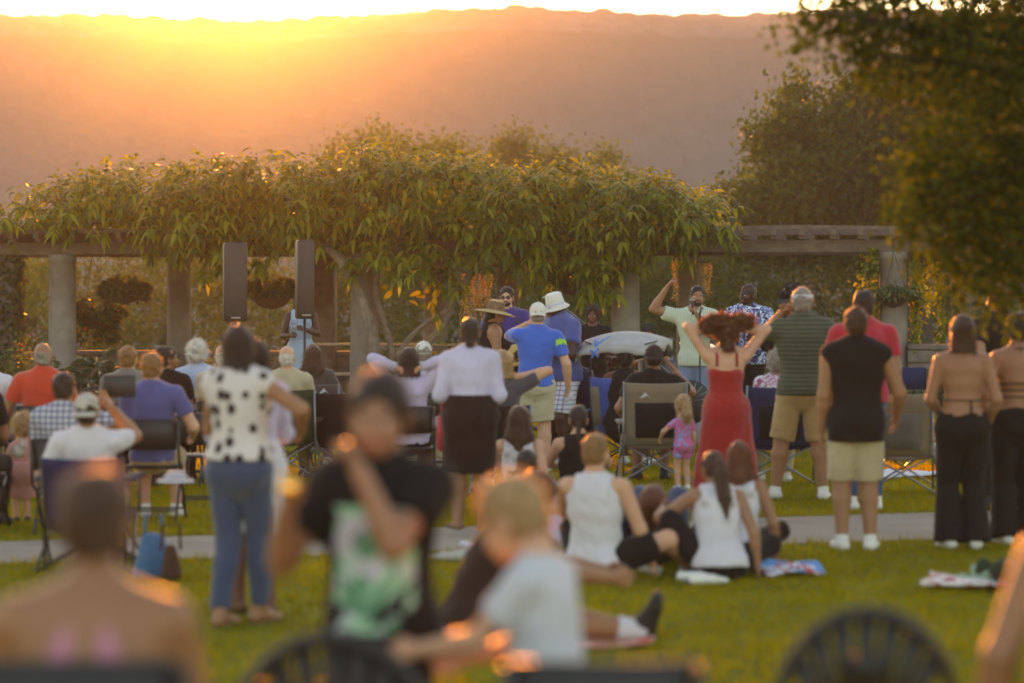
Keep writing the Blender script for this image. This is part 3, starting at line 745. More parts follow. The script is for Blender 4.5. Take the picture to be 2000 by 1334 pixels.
_head = {}
def head_mesh(kind):
    if kind in _head: return _head[kind]
    f = kind == 'f'; c = kind == 'c'
    S = SDF(.016)
    S.ell((0, -.012, .118), (.073, .094, .086)); S.ell((0, .03, .066), (.058 if f else .061, .062, .072)); S.ell((0, .045, .024), (.040 if f else .046, .047, .036))
    S.ell((0, .074, .004), (.019, .018, .016), k=.02)
    S.seg((0, .09, .076), (0, .111 if not c else .104, .049), .008, .0125 if not f else .011, k=.012)
    for s in (-1, 1):
        S.ell((s * .013, .098, .046), (.008, .009, .007), k=.008)
        S.ell((s * .037, .062, .052), (.024, .026, .024)); S.seg((s * .012, .086, .094), (s * .044, .072, .096), .009, .008, k=.012)
        S.ell((s * .031, .096, .079), (.017, .014, .011), k=.012, op=-1)
        S.ell((s * .0765, -.004, .07), (.009, .021, .032), rotm(0, s * 8, s * -18), k=.006)
        S.ell((s * .0835, -.001, .071), (.006, .011, .019), op=-1)
    S.seg((-.019, .090, .0275), (.019, .090, .0275), .007, .007, k=.006); S.seg((-.015, .090, .0165), (.015, .090, .0165), .007, .007, k=.006)
    r = .046 if f else (.038 if c else .056)
    S.seg((0, -.022, -.085), (0, -.012, .05), (r * 1.04, r), (r * .97, r), k=.03)
    V, F = S.mesh(.0075)
    lips = np.zeros(len(F), int); cc = V[F].mean(1)
    lips[(np.abs(cc[:, 0]) < .024) & (cc[:, 2] > .011) & (cc[:, 2] < .033) & (cc[:, 1] > .087)] = 3
    m = MB(); m.add(V, F[lips == 0], 0); m.f.append((F[lips == 3], 3))
    for s in (-1, 1):
        m.ball((s * .031, .0785, .0785), (.0125, .0115, .0075), 8, 1); m.ball((s * .031, .0865, .0785), (.0058, .005, .0058), 6, 2)
        m.tube([(s * .013, .0965, .0975), (s * .03, .0945, .102), (s * .046, .082, .099)], [.0035, .0042, .0022], 5, 4)
    _head[kind] = m
    return m
_hand = {}
def hand_mesh(pose):
    """right hand, wrist at origin, fingers along -z, palm facing -x, thumb forward (+y)"""
    if pose in _hand: return _hand[pose]
    curl = dict(relax=(18, 22, 16), grip=(62, 78, 40), flat=(4, 6, 4), point=(20, 30, 20))[pose]
    S = SDF(.008)
    S.seg((0, 0, .012), (0, .002, -.03), (.017, .022), (.014, .030), xd=(1, 0, 0), k=.02)
    S.seg((0, .002, -.03), (0, .002, -.082), (.013, .034), (.011, .038), xd=(1, 0, 0), k=.02)
    for i, (y, l) in enumerate(((.029, .070), (.010, .079), (-.010, .073), (-.029, .056))):
        a = 0; p = np.array([0, y, -.082]); d0 = p * [1, 1, 1]
        S.seg((0, y * .9, -.06), p, .0105, .0095)
        for j, fr in enumerate((.45, .31, .24)):
            cj = curl[j] * (1 + .08 * i)
            if pose == 'point' and i == 0: cj = 4
            a += R_(cj); q = p + l * fr * np.array([-math.sin(a), .02 * y, -math.cos(a)])
            S.seg(p, q, .0092 - .0008 * j, .0086 - .001 * j, k=.004); p = q
    b = {'relax': .25, 'grip': .75, 'flat': .1, 'point': .6}[pose]
    S.seg((0, .02, -.02), (-.010, .044, -.048), .013, .011, k=.012)
    p2 = np.array([-.016 - .02 * b, .050 - .012 * b, -.076]); S.seg((-.010, .044, -.048), p2, .0105, .0092, k=.004)
    S.seg(p2, p2 + np.array([-.004 - .014 * b, .0 - .012 * b, -.026]), .009, .0075, k=.004)
    V, F = S.mesh(.0058)
    _hand[pose] = MB().add(V, F); return _hand[pose]

def ik(a, t, l1, l2, hint):
    a, t = V3(a), V3(t); d = t - a; L = np.linalg.norm(d); m = (l1 + l2) * .995
    if L > m: t = a + d * m / L; d = t - a; L = m
    x = d / L; h = V3(hint) - x * (V3(hint) @ x)
    if np.linalg.norm(h) < 1e-3: h = np.cross(x, (1, 0, .1))
    h = nrm(h); ca_ = np.clip((l1 * l1 + L * L - l2 * l2) / (2 * l1 * L), -1, 1)
    return a + l1 * (ca_ * x + math.sqrt(1 - ca_ * ca_) * h), t

ARM = {  # hand place from the shoulder (outward, forward, up) in body heights; elbow hint; hand pose
    'down': ((.045, .03, -.315), (.25, -1, 0), 'relax'), 'front': ((-.03, .19, -.15), (.7, -.4, -1), 'relax'), 'hip': ((.0, .05, -.21), (1, -.5, 0), 'relax'),
    'head': ((-.075, -.04, .10), (1, .05, .15), 'relax'), 'photo': ((-.065, .13, .075), (.55, .2, -1), 'grip'), 'lap': ((-.03, .2, -.21), (.6, -.5, -.6), 'relax'),
    'rest': ((.06, .17, -.20), (.5, -.9, -.3), 'relax'), 'up': ((.05, .04, .25), (1, .2, -.4), 'point'), 'ground': ((.07, -.14, -.30), (.3, -1, 0), 'flat'),
    'knee': ((-.01, .27, -.12), (.8, 0, -.6), 'relax'), 'hold': ((-.06, .20, -.10), (.8, -.2, -.9), 'grip'), 'chin': ((-.075, .10, .06), (.5, .2, -1), 'grip'),
    'clasp': ((-.02, -.08, -.24), (.8, -1, 0), 'relax')}
HIPS = dict(m=[(-.11, .060, .055), (-.03, .090, .066), (.06, .094, .068), (.33, .081, .060), (.6, .094, .066), (.78, .104, .068), (.90, .098, .055), (1.0, .045, .042)],
            f=[(-.11, .062, .058), (-.03, .100, .074), (.07, .099, .072), (.36, .072, .055), (.6, .080, .060), (.78, .090, .060), (.90, .086, .048), (1.0, .038, .036)])
HIPS['c'] = [(-.11, .060, .055), (-.03, .085, .068), (.06, .087, .070), (.33, .080, .066), (.6, .086, .066), (.78, .092, .064), (.90, .084, .052), (1.0, .040, .038)]

def person(label, x, s, h=1.72, sex='m', face=0, pose='stand', seat=.44, skin='tan', hair=('short', 'dark'), top=None, bottom=None, shoes=None,
           L='down', R='down', lean=0, roll=0, twist=0, hy=0, hp=0, hr=0, b=1.0, belly=0, step=0, feet=None, group=None, loc=None, hat=None, seed=None, cat='person', z=0, face_on=False):
    g = np.random.default_rng(abs(hash_(label)) % 2 ** 31 if seed is None else seed)
    sc = h / 1.72; v = (.0125 if s > 240 else .0145 if s > 195 else .0165) * (.8 if h < 1.2 else 1)
    kid = sex == 'c'; hk = 1.0
    if kid: hk = {True: 1.0}.get(True); hs = (.19 + .045 * min(1, (h - .7) / .9)) / .222      # children have larger heads
    else: hs = sc
    X, Y, Z = at(x, s) if loc is None else loc
    loc = (X, Y, Z + z); rz = R_(face)
    Rm = lambda a, b_, c: rotm(a, b_, c)
    # ---- skeleton
    lean_ = -lean                                            # lean > 0 bends forward
    R0 = rotm(0, 0, 0); Rc = rotm(lean_, roll, twist)
    if pose == 'stand': P = V3((0, 0, .522 * h))
    elif pose == 'sit': P = V3((0, 0, seat + .055 * h)); R0 = rotm(10, 0, 0) if lean < 0 else R0
    elif pose == 'ground': P = V3((0, 0, .062 * h)); R0 = rotm(max(-20, lean_ * .6) if lean_ < 0 else lean_ * .6, 0, 0)
    U0, Uc = R0[:, 2], Rc[:, 2]
    hd = 1.0 - (.06 if kid else 0)
    def spine(t): return P + U0 * (.32 * h * hd * min(t, .34)) + Uc * (.32 * h * hd * max(t - .34, 0))
    def spx(t): return R0[:, 0] * (1 - min(max(t, 0), 1)) + Rc[:, 0] * min(max(t, 0), 1)
    sw = (.108 if sex == 'm' else .094) * h * (.5 + .5 * b)
    N = spine(1.0); SH = {q: spine(.885) + Rc[:, 0] * q * sw + Rc[:, 1] * -.005 * h for q in (-1, 1)}
    HJ = {q: P + R0[:, 0] * q * .052 * h + U0 * -.005 * h for q in (-1, 1)}
    l1, l2 = .172 * h, .152 * h
    J = {}
    for q, spec in ((-1, L), (1, R)):
        if isinstance(spec, str): off, hint, hp_ = ARM[spec]
        else: off, hint, hp_ = spec
        k = np.array([q, 1, 1]); el, wr = ik(SH[q], SH[q] + V3(off) * k * h, l1, l2, V3(hint) * k)
        J[q] = (SH[q], el, wr, hp_)
    t1, t2 = .243 * h, .243 * h
    K = {}
    if feet is None:
        if pose == 'stand': feet = {-1: ((-.058 + abs(step) * .03, -.09 * step, .042), (0, 1, .1)), 1: ((.058 - abs(step) * .03, .09 * step, .042), (0, 1, .1))}
        elif pose == 'sit': feet = {-1: ((-.075, .24, .045), (-.1, .6, 1)), 1: ((.075, .22, .045), (.1, .6, 1))}
        else: feet = {-1: ((.05, .24, .04), (-1, .3, .45)), 1: ((-.05, .19, .04), (1, .3, .45))}
    for q in (-1, 1):
        f, hint = feet[q]; kn, an = ik(HJ[q], V3(f) * h, t1, t2, hint); K[q] = (HJ[q], kn, an)
    bl = [(t, rx * b, ry * (b if b < 1.2 else b * 1.08)) for t, rx, ry in HIPS[sex]]
    def torso(S, o, lo=-1, hi=2, sh=True, k=None):
        q = [r for r in bl if lo <= r[0] <= hi]
        for a, c in zip(q[:-1], q[1:]):
            S.seg(spine(a[0]), spine(c[0]), (a[1] * h + o, a[2] * h + o), (c[1] * h + o, c[2] * h + o), xd=spx((a[0] + c[0]) / 2), k=.03 * sc if k is None else k)
        if sh:
            for q_ in (-1, 1): S.seg(spine(.97), SH[q_] - Rc[:, 0] * q_ * .012 * h, .030 * h + o, .033 * h + o, k=.03 * sc)
        F_ = Rc[:, 1]; B0 = R0[:, 1]
        if sex == 'f' and hi > .6:
            for q_ in (-1, 1): S.ell(spine(.68) + Rc[:, 0] * q_ * .042 * h + F_ * .045 * h * b, .038 * h * b + o * .6, k=.04)
        if lo < .1:
            for q_ in (-1, 1): S.ell(P + R0[:, 0] * q_ * .045 * h - B0 * .028 * h + U0 * -.012 * h, .055 * h * (b * .5 + .5) + o * .7, k=.04)
        if belly: S.ell(spine(.34) + F_ * .035 * h, (.085 * h * b + o, .06 * h + .05 * belly + o, .1 * h + o), R0, k=.05)
        return S
    ar = dict(m=(.033, .026, .0255, .0165), f=(.029, .0225, .0215, .0145), c=(.031, .026, .025, .018))[sex]; ab = .45 + .55 * b
    def arm(S, q, o=0, u=1.0, f_=1.0, flat=0, shr=1):
        a, e, w, _ = J[q]; A = [k * h * ab * shr + o for k in ar]
        if u > 0:
            p = a + (e - a) * u; r = A[0] + (A[1] - A[0]) * u
            S.seg(a, p, A[0] * 1.04, r if f_ > 0 and u >= 1 else r + (o * .5), k=.03 * sc, flat=flat if u < 1 else 0)
        if f_ > 0 and u >= 1:
            m = e + (w - e) * .28; 
            if f_ < .3: S.seg(e, e + (w - e) * f_, A[1], A[2], k=.02, flat=flat)
            else:
                S.seg(e, m, A[1], A[2] * 1.04, k=.025 * sc); p = m + (w - m) * (f_ - .28) / .72; S.seg(m, p, A[2] * 1.04, A[2] + (A[3] - A[2]) * (f_ - .28) / .72, k=.02 * sc, flat=flat if f_ < 1 else 0)
        return S
    lr = dict(m=(.052, .036, .035, .022), f=(.056, .037, .035, .021), c=(.050, .038, .035, .026))[sex]; lb = .4 + .6 * b
    def leg(S, q, o=0, t=1.0, k2=1.0, flat=0, shr=1, end=None):
        a, n_, w = K[q]; A = [k * h * lb * shr + o for k in lr]
        p = a + (n_ - a) * t; r = A[0] + (A[1] - A[0]) * t; S.seg(a, p, A[0], (r + (0 if t >= 1 else o * .9)) if end is None or t >= 1 else end, k=.03 * sc, flat=flat if t < 1 else 0)
        if t >= 1 and k2 > 0:
            m = n_ + (w - n_) * .3; back = -nrm(np.cross(np.cross(w - n_, (0, 1, 0)), w - n_)) if False else V3((0, 0, 0))
            S.seg(n_, m, A[1], A[2] * 1.06, k=.02 * sc); e2 = m + (w - m) * (k2 - .3) / .7
            r2 = A[2] + (A[3] - A[2]) * (k2 - .3) / .7 if end is None else end
            S.seg(m, e2, A[2] * 1.06, r2, k=.02 * sc, flat=flat)
        return S
    def foot(S, q, o=0, shoe=False):
        n_, w = K[q][1], K[q][2]; fd = V3((q * .18, 1, 0)); sh_ = nrm(n_ - w)
        if pose == 'ground' or abs(sh_[2]) < .6: fd = V3((q * .25, .15, 1)) if sh_[2] < .5 and feet is not None and sh_[1] < -.7 else V3((q * .3, 1, .0))
        fd = nrm(fd - (0 if pose != 'ground' else 0)); dn = V3((0, 0, -1)) if fd[2] < .5 else V3((0, 1, 0))
        heel = w - fd * .028 * h + dn * .022 * h; ball_ = w + fd * .075 * h + dn * .027 * h; toe = w + fd * .105 * h + dn * .028 * h
        S.seg(w, heel, .021 * h + o, .019 * h + o, k=.02); S.seg(heel, ball_, (.020 * h + o, .017 * h + o), (.027 * h + o, .015 * h + o), xd=np.cross(fd, dn), k=.02); S.seg(ball_, toe, (.027 * h + o, .014 * h + o), (.020 * h + o, .011 * h + o), xd=np.cross(fd, dn), k=.015)
        S.seg(w + sh_ * .02 * h, ball_, .02 * h + o, .014 * h + o, k=.03)
        return heel, ball_, toe, fd
    # ---- body, one mesh
    tk, bk = (top or (None, None))[0], (bottom or (None, None))[0]
    cover_t = tk in ('tee', 'long', 'tank', 'sleeveless', 'blouse', 'shirt')
    S = SDF(.03 * sc); torso(S, -.011 if cover_t else 0)
    for q in (-1, 1):
        arm(S, q, shr=.9 if tk in ('long', 'blouse') else 1.0); leg(S, q, shr=.9 if bk in ('pants', 'wide', 'long_skirt') else 1.0); foot(S, q, -.003 if shoes else 0)
    S.seg(spine(.9), N + Uc * .03 * h, .05 * h * (b if kid else 1) * (.85 if sex == 'f' else 1), .034 * h * (.85 if sex == 'f' else 1) if not kid else .034 * hs * 1.72, k=.03)
    V, F = S.mesh(v)
    mb = MB().add(V, F)
    # head
    Hd = Rc * .5 + np.eye(3) * .5; u_, _, vt = np.linalg.svd(Hd); Hd = u_ @ vt
    HR = np.array(Euler((0, 0, R_(hy))).to_matrix()) @ Hd @ rotm(-hp, hr, 0)
    HO = N + HR @ V3((0, .012, .066)) * (hs if not kid else hs * .9)
    HM = np.eye(4); HM[:3, :3] = HR * hs; HM[:3, 3] = HO
    mb.merge(head_mesh(sex), HM)
    # hands
    for q in (-1, 1):
        _, e, w, hp_ = J[q]; zax = nrm(e - w); fwd = V3((0, 1, 0)) if abs(zax[1]) < .8 else V3((0, 0, 1))
        inw = V3((q, 0, 0)) if abs(zax[0]) < .8 else V3((0, -1, 0)) 
        xa = nrm(inw - zax * (inw @ zax)); ya = np.cross(zax, xa)
        if q < 0: ya = -ya                                    # mirrored hand
        if ya @ fwd < 0 and hp_ != 'flat': pass
        M_ = np.eye(4); k = sc * (.86 if sex == 'f' else 1.0); M_[:3, 0] = xa * k; M_[:3, 1] = ya * k; M_[:3, 2] = zax * k; M_[:3, 3] = w
        hm = hand_mesh(hp_); 
        if np.linalg.det(M_[:3, :3]) < 0:
            n0 = mb.n; mb.merge(hm, M_, 0); mb.f[-1] = (mb.f[-1][0][:, ::-1], 0)
        else: mb.merge(hm, M_, 0)
    hc = HAIRC[hair[1]] if hair else HAIRC['dark']
    body = mb.build('person', [SKIN[skin], M_eye, M_iris, M_lip if skin in ('fair', 'tan', 'olive') else M_lipd, hc], None, loc, rz, label=label, cat=cat, group=group)
    Q = dict(body=body, J=J, K=K, HM=HM, HR=HR, HO=HO, N=N, P=P, spine=spine, Rc=Rc, R0=R0, SH=SH, h=h, sc=sc, hs=hs, loc=loc, rz=rz)
    sd_ = int(g.integers(1e6))
    # ---- bottom
    if bottom:
        kind, m = bottom[:2]; o = .011 * sc; S = SDF(.03 * sc)
        if kind in ('shorts', 'pants', 'wide', 'jeans'):
            torso(S, o, lo=-.2, hi=.34 if not (top and top[0] in ('tee', 'shirt', 'sleeveless', 'tank', 'long', 'blouse')) or len(top) > 3 and top[3] > .03 else .1, sh=False)
            for q in (-1, 1):
                if kind == 'shorts': leg(S, q, o * 1.7, t=bottom[2] if len(bottom) > 2 else .82, k2=0, flat=1, end=lr[0] * .98 * h * lb + o)
                elif kind == 'pants': leg(S, q, o * 1.2, k2=.94, flat=1, end=.036 * h)
                elif kind == 'jeans': leg(S, q, o * .7, k2=.93, flat=1, end=.031 * h)
                else: leg(S, q, o * 1.6, k2=1.06, flat=1, end=.068 * h); 
        if kind == 'skirt':
            torso(S, o + .024, lo=.0, hi=.5, sh=False, k=.05); S.cut(spine(.36), U0); kn = (K[-1][1] + K[1][1]) / 2; ln = bottom[2] if len(bottom) > 2 else .85; a = (K[-1][0] + K[1][0]) / 2
            e = a + (kn - a) * ln; wd = bottom[3] if len(bottom) > 3 else .098
            S.seg(a + U0 * .02 * h, e, (.108 * h * b + o, .085 * h * b + o), (wd * h * b + o, .078 * h * b + o), flat=1, k=.05)
        if kind == 'long_skirt':
            torso(S, o, lo=.0, hi=.36, sh=False, k=.05); a = (K[-1][0] + K[1][0]) / 2; an = (K[-1][2] + K[1][2]) / 2; wd = bottom[3] if len(bottom) > 3 else .12; ln = bottom[2] if len(bottom) > 2 else 1.0
            e = a + (an - a) * ln; mid = a + (e - a) * .5
            S.seg(a + U0 * .02 * h, mid, (.105 * h * b + o, .085 * h + o), ((.5 * .1 + .5 * wd) * h + o, .085 * h + o), k=.06); S.seg(mid, e, ((.5 * .1 + .5 * wd) * h + o, .085 * h + o), (wd * h, .095 * h), flat=1, k=.03)
        S.wrinkle(.0045 * sc, 28, sd_, (1, 1, .55)); S.wrinkle(.0022 * sc, 65, sd_ + 1, (1, 1, 1.3))
        V, F = S.mesh(v); nm = {'wide': 'trousers', 'pants': 'trousers', 'jeans': 'jeans', 'shorts': 'shorts', 'skirt': 'skirt', 'long_skirt': 'skirt'}[kind]
        Q['bottom'] = MB().add(V, F).build(nm, m, body)
    # ---- top
    if top:
        kind, m = top[:2]; o = (top[2] if len(top) > 2 and not isinstance(top[2], tuple) else .015) * sc; S = SDF(.03 * sc); hem = top[3] if len(top) > 3 else -.02
        if kind in ('tee', 'shirt', 'long', 'blouse', 'sleeveless', 'tank', 'dress'):
            if kind in ('tank', 'dress'):
                save = bl[:]; q_ = [(t, rx, ry) if t < .7 else (t, rx * ((.86 if t < .8 else .62) if kind == 'tank' else (.8 if t < .8 else .5)), ry * .97) for t, rx, ry in bl if t < .95]
                for a_, c_ in zip(q_[:-1], q_[1:]): S.seg(spine(a_[0]), spine(c_[0]), (a_[1] * h + o, a_[2] * h + o), (c_[1] * h + o, c_[2] * h + o), xd=spx((a_[0] + c_[0]) / 2), k=.03)
                if sex == 'f':
                    for q2 in (-1, 1): S.ell(spine(.66) + Rc[:, 0] * q2 * .042 * h + Rc[:, 1] * .045 * h * b, .039 * h * b + o * .5, k=.04)
                for q2 in (-1, 1): S.ell(P + R0[:, 0] * q2 * .045 * h - R0[:, 1] * .028 * h + U0 * -.012 * h, .056 * h * (b * .5 + .5) + o * .7, k=.04)
                wd = (.016 if kind == 'tank' else .006) * h
                if kind == 'dress': S.cut(spine(.80), Rc[:, 2] * .8 - Rc[:, 1] * .55)
            else: torso(S, o, lo=-.2, hi=1.0 if kind != 'x' else .9)
            if kind in ('tee', 'shirt'):
                for q in (-1, 1): arm(S, q, o * 1.05, u=top[4] if len(top) > 4 else .62, f_=0, flat=1)
            if kind in ('long', 'blouse'):
                for q in (-1, 1): arm(S, q, o * (.9 if kind == 'long' else 1.5), f_=.86 if kind == 'long' else .45, flat=1)
            if kind == 'sleeveless':
                for q in (-1, 1): S.ell(SH[q] - Rc[:, 0] * q * .012 * h, .039 * h * (.5 + .5 * b) + o * .6, k=.02)
            if hem < -.02 and pose == 'stand': S.seg(spine(.04), P - U0 * (.03 - hem) * h, (bl[2][1] * h + o, bl[2][2] * h + o + .008), (bl[2][1] * h + o + .012, bl[2][2] * h + o + .02), xd=R0[:, 0], k=.04)
            S.cut(P + U0 * hem * h, -U0 if pose != 'ground' else -U0)
            # open neck
            nk = N + Uc * .01 * h
            S.ell(nk + Rc[:, 1] * .012 * h + Uc * .012 * h, (.040 * h, .044 * h, .03 * h), Rc, k=.01, op=-1)
            S.wrinkle(.0050 * sc, 24, sd_, (1, 1, .7)); S.wrinkle(.0026 * sc, 62, sd_ + 1)
            V, F = S.mesh(v)
            nm = {'tee': 'shirt', 'shirt': 'shirt', 'long': 'shirt', 'blouse': 'blouse', 'sleeveless': 'shirt', 'tank': 'tank_top', 'dress': 'bodice'}[kind]
            Q['top'] = MB().add(V, F).build(nm, m, body)
            if kind in ('tank', 'dress'):
                for q in (-1, 1):
                    w_ = .026 if kind == 'tank' else .007; xx = .046 if kind == 'tank' else .05
                    pts = [spine(.72) + Rc[:, 0] * q * xx * h - Rc[:, 1] * (.052 * h * b + .008), spine(.86) + Rc[:, 0] * q * xx * h - Rc[:, 1] * (.053 * h * b + .012), spine(.985) + Rc[:, 0] * q * xx * h - Rc[:, 1] * .018 * h + Uc * .012 * h, spine(.985) + Rc[:, 0] * q * xx * h + Rc[:, 1] * .022 * h + Uc * .008 * h, spine(.8) + Rc[:, 0] * q * xx * h + Rc[:, 1] * (.068 * h * b + .008), spine(.68) + Rc[:, 0] * q * xx * h + Rc[:, 1] * (.08 * h * b)]
                    MB().tube(pts, w_ * h, 8, flat=.4, up=Rc[:, 1]).build('strap', m, body)
            if kind == 'shirt':
                S2 = SDF(.01); S2.seg(N - Uc * .012 * h, N + Uc * .022 * h, (.050 * h, .050 * h), (.043 * h, .044 * h), k=.01, flat=1); S2.seg(N - Uc * .05 * h, N + Uc * .08 * h, .036 * h, .036 * h, op=-1); S2.cut(N + Rc[:, 1] * .035 * h, Rc[:, 1])
                V, F = S2.mesh(.008); MB().add(V, F).build('collar', m, body)
        if kind == 'halter':                                  # bare back: front panel, neck tie and back band
            S.seg(spine(.30), spine(.72), (.078 * h * b, .055 * h), (.086 * h * b, .06 * h), xd=R0[:, 0])
            for q2 in (-1, 1): S.ell(spine(.66) + Rc[:, 0] * q2 * .042 * h + Rc[:, 1] * .045 * h, .042 * h, k=.03)
            S.cut(spine(.5) + Rc[:, 1] * .018 * h, -Rc[:, 1]); V, F = S.mesh(v); Q['top'] = MB().add(V, F).build('halter_top', m, body)
            for zt in ((.36,) if len(top) < 3 else top[2]):
                T = np.linspace(-.1, math.pi + .1, 14); r = [(t, np.interp(zt, [q[0] for q in bl], [q[1] for q in bl]), np.interp(zt, [q[0] for q in bl], [q[2] for q in bl])) for t in T]
                MB().tube([spine(zt) + R0[:, 0] * math.cos(t) * (rx * h + .006) - R0[:, 1] * math.sin(t) * (ry * h + .007) for t, rx, ry in r], .006, 6).build('tie_string', m, body)
            e0 = N - Rc[:, 1] * .040 * h + Uc * .01 * h
            T = np.linspace(-.4, math.pi + .4, 12); MB().tube([N + Uc * .004 * h + Rc[:, 0] * math.cos(t) * .043 * h - Rc[:, 1] * math.sin(t) * .043 * h - (Uc * .03 * h if math.sin(t) < 0 else 0) for t in T], .0055, 6).build('neck_tie', m, body)
            MB().tube([e0, e0 - Uc * .04 * h - Rc[:, 1] * .012 * h, e0 - Uc * .085 * h - Rc[:, 1] * .018 * h], [.005, .004, .003], 6).build('tie_string', m, body)
            bw = spine(.37) - R0[:, 1] * .066 * h + R0[:, 0] * .025 * h
            MB().tube([bw, bw - U0 * .05 * h - R0[:, 1] * .01 * h, bw - U0 * .11 * h], [.006, .008, .004], 6).build('tie_string', m, body)
    # ---- shoes
    if shoes:
        kind, m = shoes[:2]
        for q in (-1, 1):
            S = SDF(.015)
            if kind == 'shoe':
                hl, ba, to, fd = foot(S, q, .007 * sc); S.seg(hl + V3((0, 0, -.012)) , to + V3((0, 0, -.012)), (.026 * h, .014 * h), (.024 * h, .010 * h), xd=np.cross(fd, (0, 0, -1)) if abs(fd[2]) < .5 else (1, 0, 0), k=.01)
                V, F = S.mesh(.009); MB().add(V, F).build('shoe', m, body)
            else:
                hl, ba, to, fd = foot(SDF(), q); S.seg(hl + V3((0, 0, -.022 * h)), to + V3((0, 0, -.014 * h)), (.026 * h, .008), (.03 * h, .008), xd=np.cross(fd, (0, 0, -1)), k=.01); S.seg(ba + np.cross(fd, (0, 0, 1)) * .03 * h, ba - np.cross(fd, (0, 0, 1)) * .03 * h + V3((0, 0, .0)), .014 * h, .014 * h)
                V, F = S.mesh(.009); MB().add(V, F).build('sandal', m, body)
            if len(shoes) > 2:
                S = SDF(.01); kn, an = K[q][1], K[q][2]; S.seg(an + (kn - an) * .0, an + (kn - an) * .3, .030 * h, .034 * h, flat=1); V, F = S.mesh(.009); MB().add(V, F).build('sock', shoes[2], body)
    # ---- hair
    if hair and hair[0] != 'none': make_hair(Q, hair, hc, g, v)
    if hat: make_hat(Q, hat)
    return Q
def hash_(t):
    r = 7
    for ch in t: r = (r * 131 + ord(ch)) % 1000003
    return r

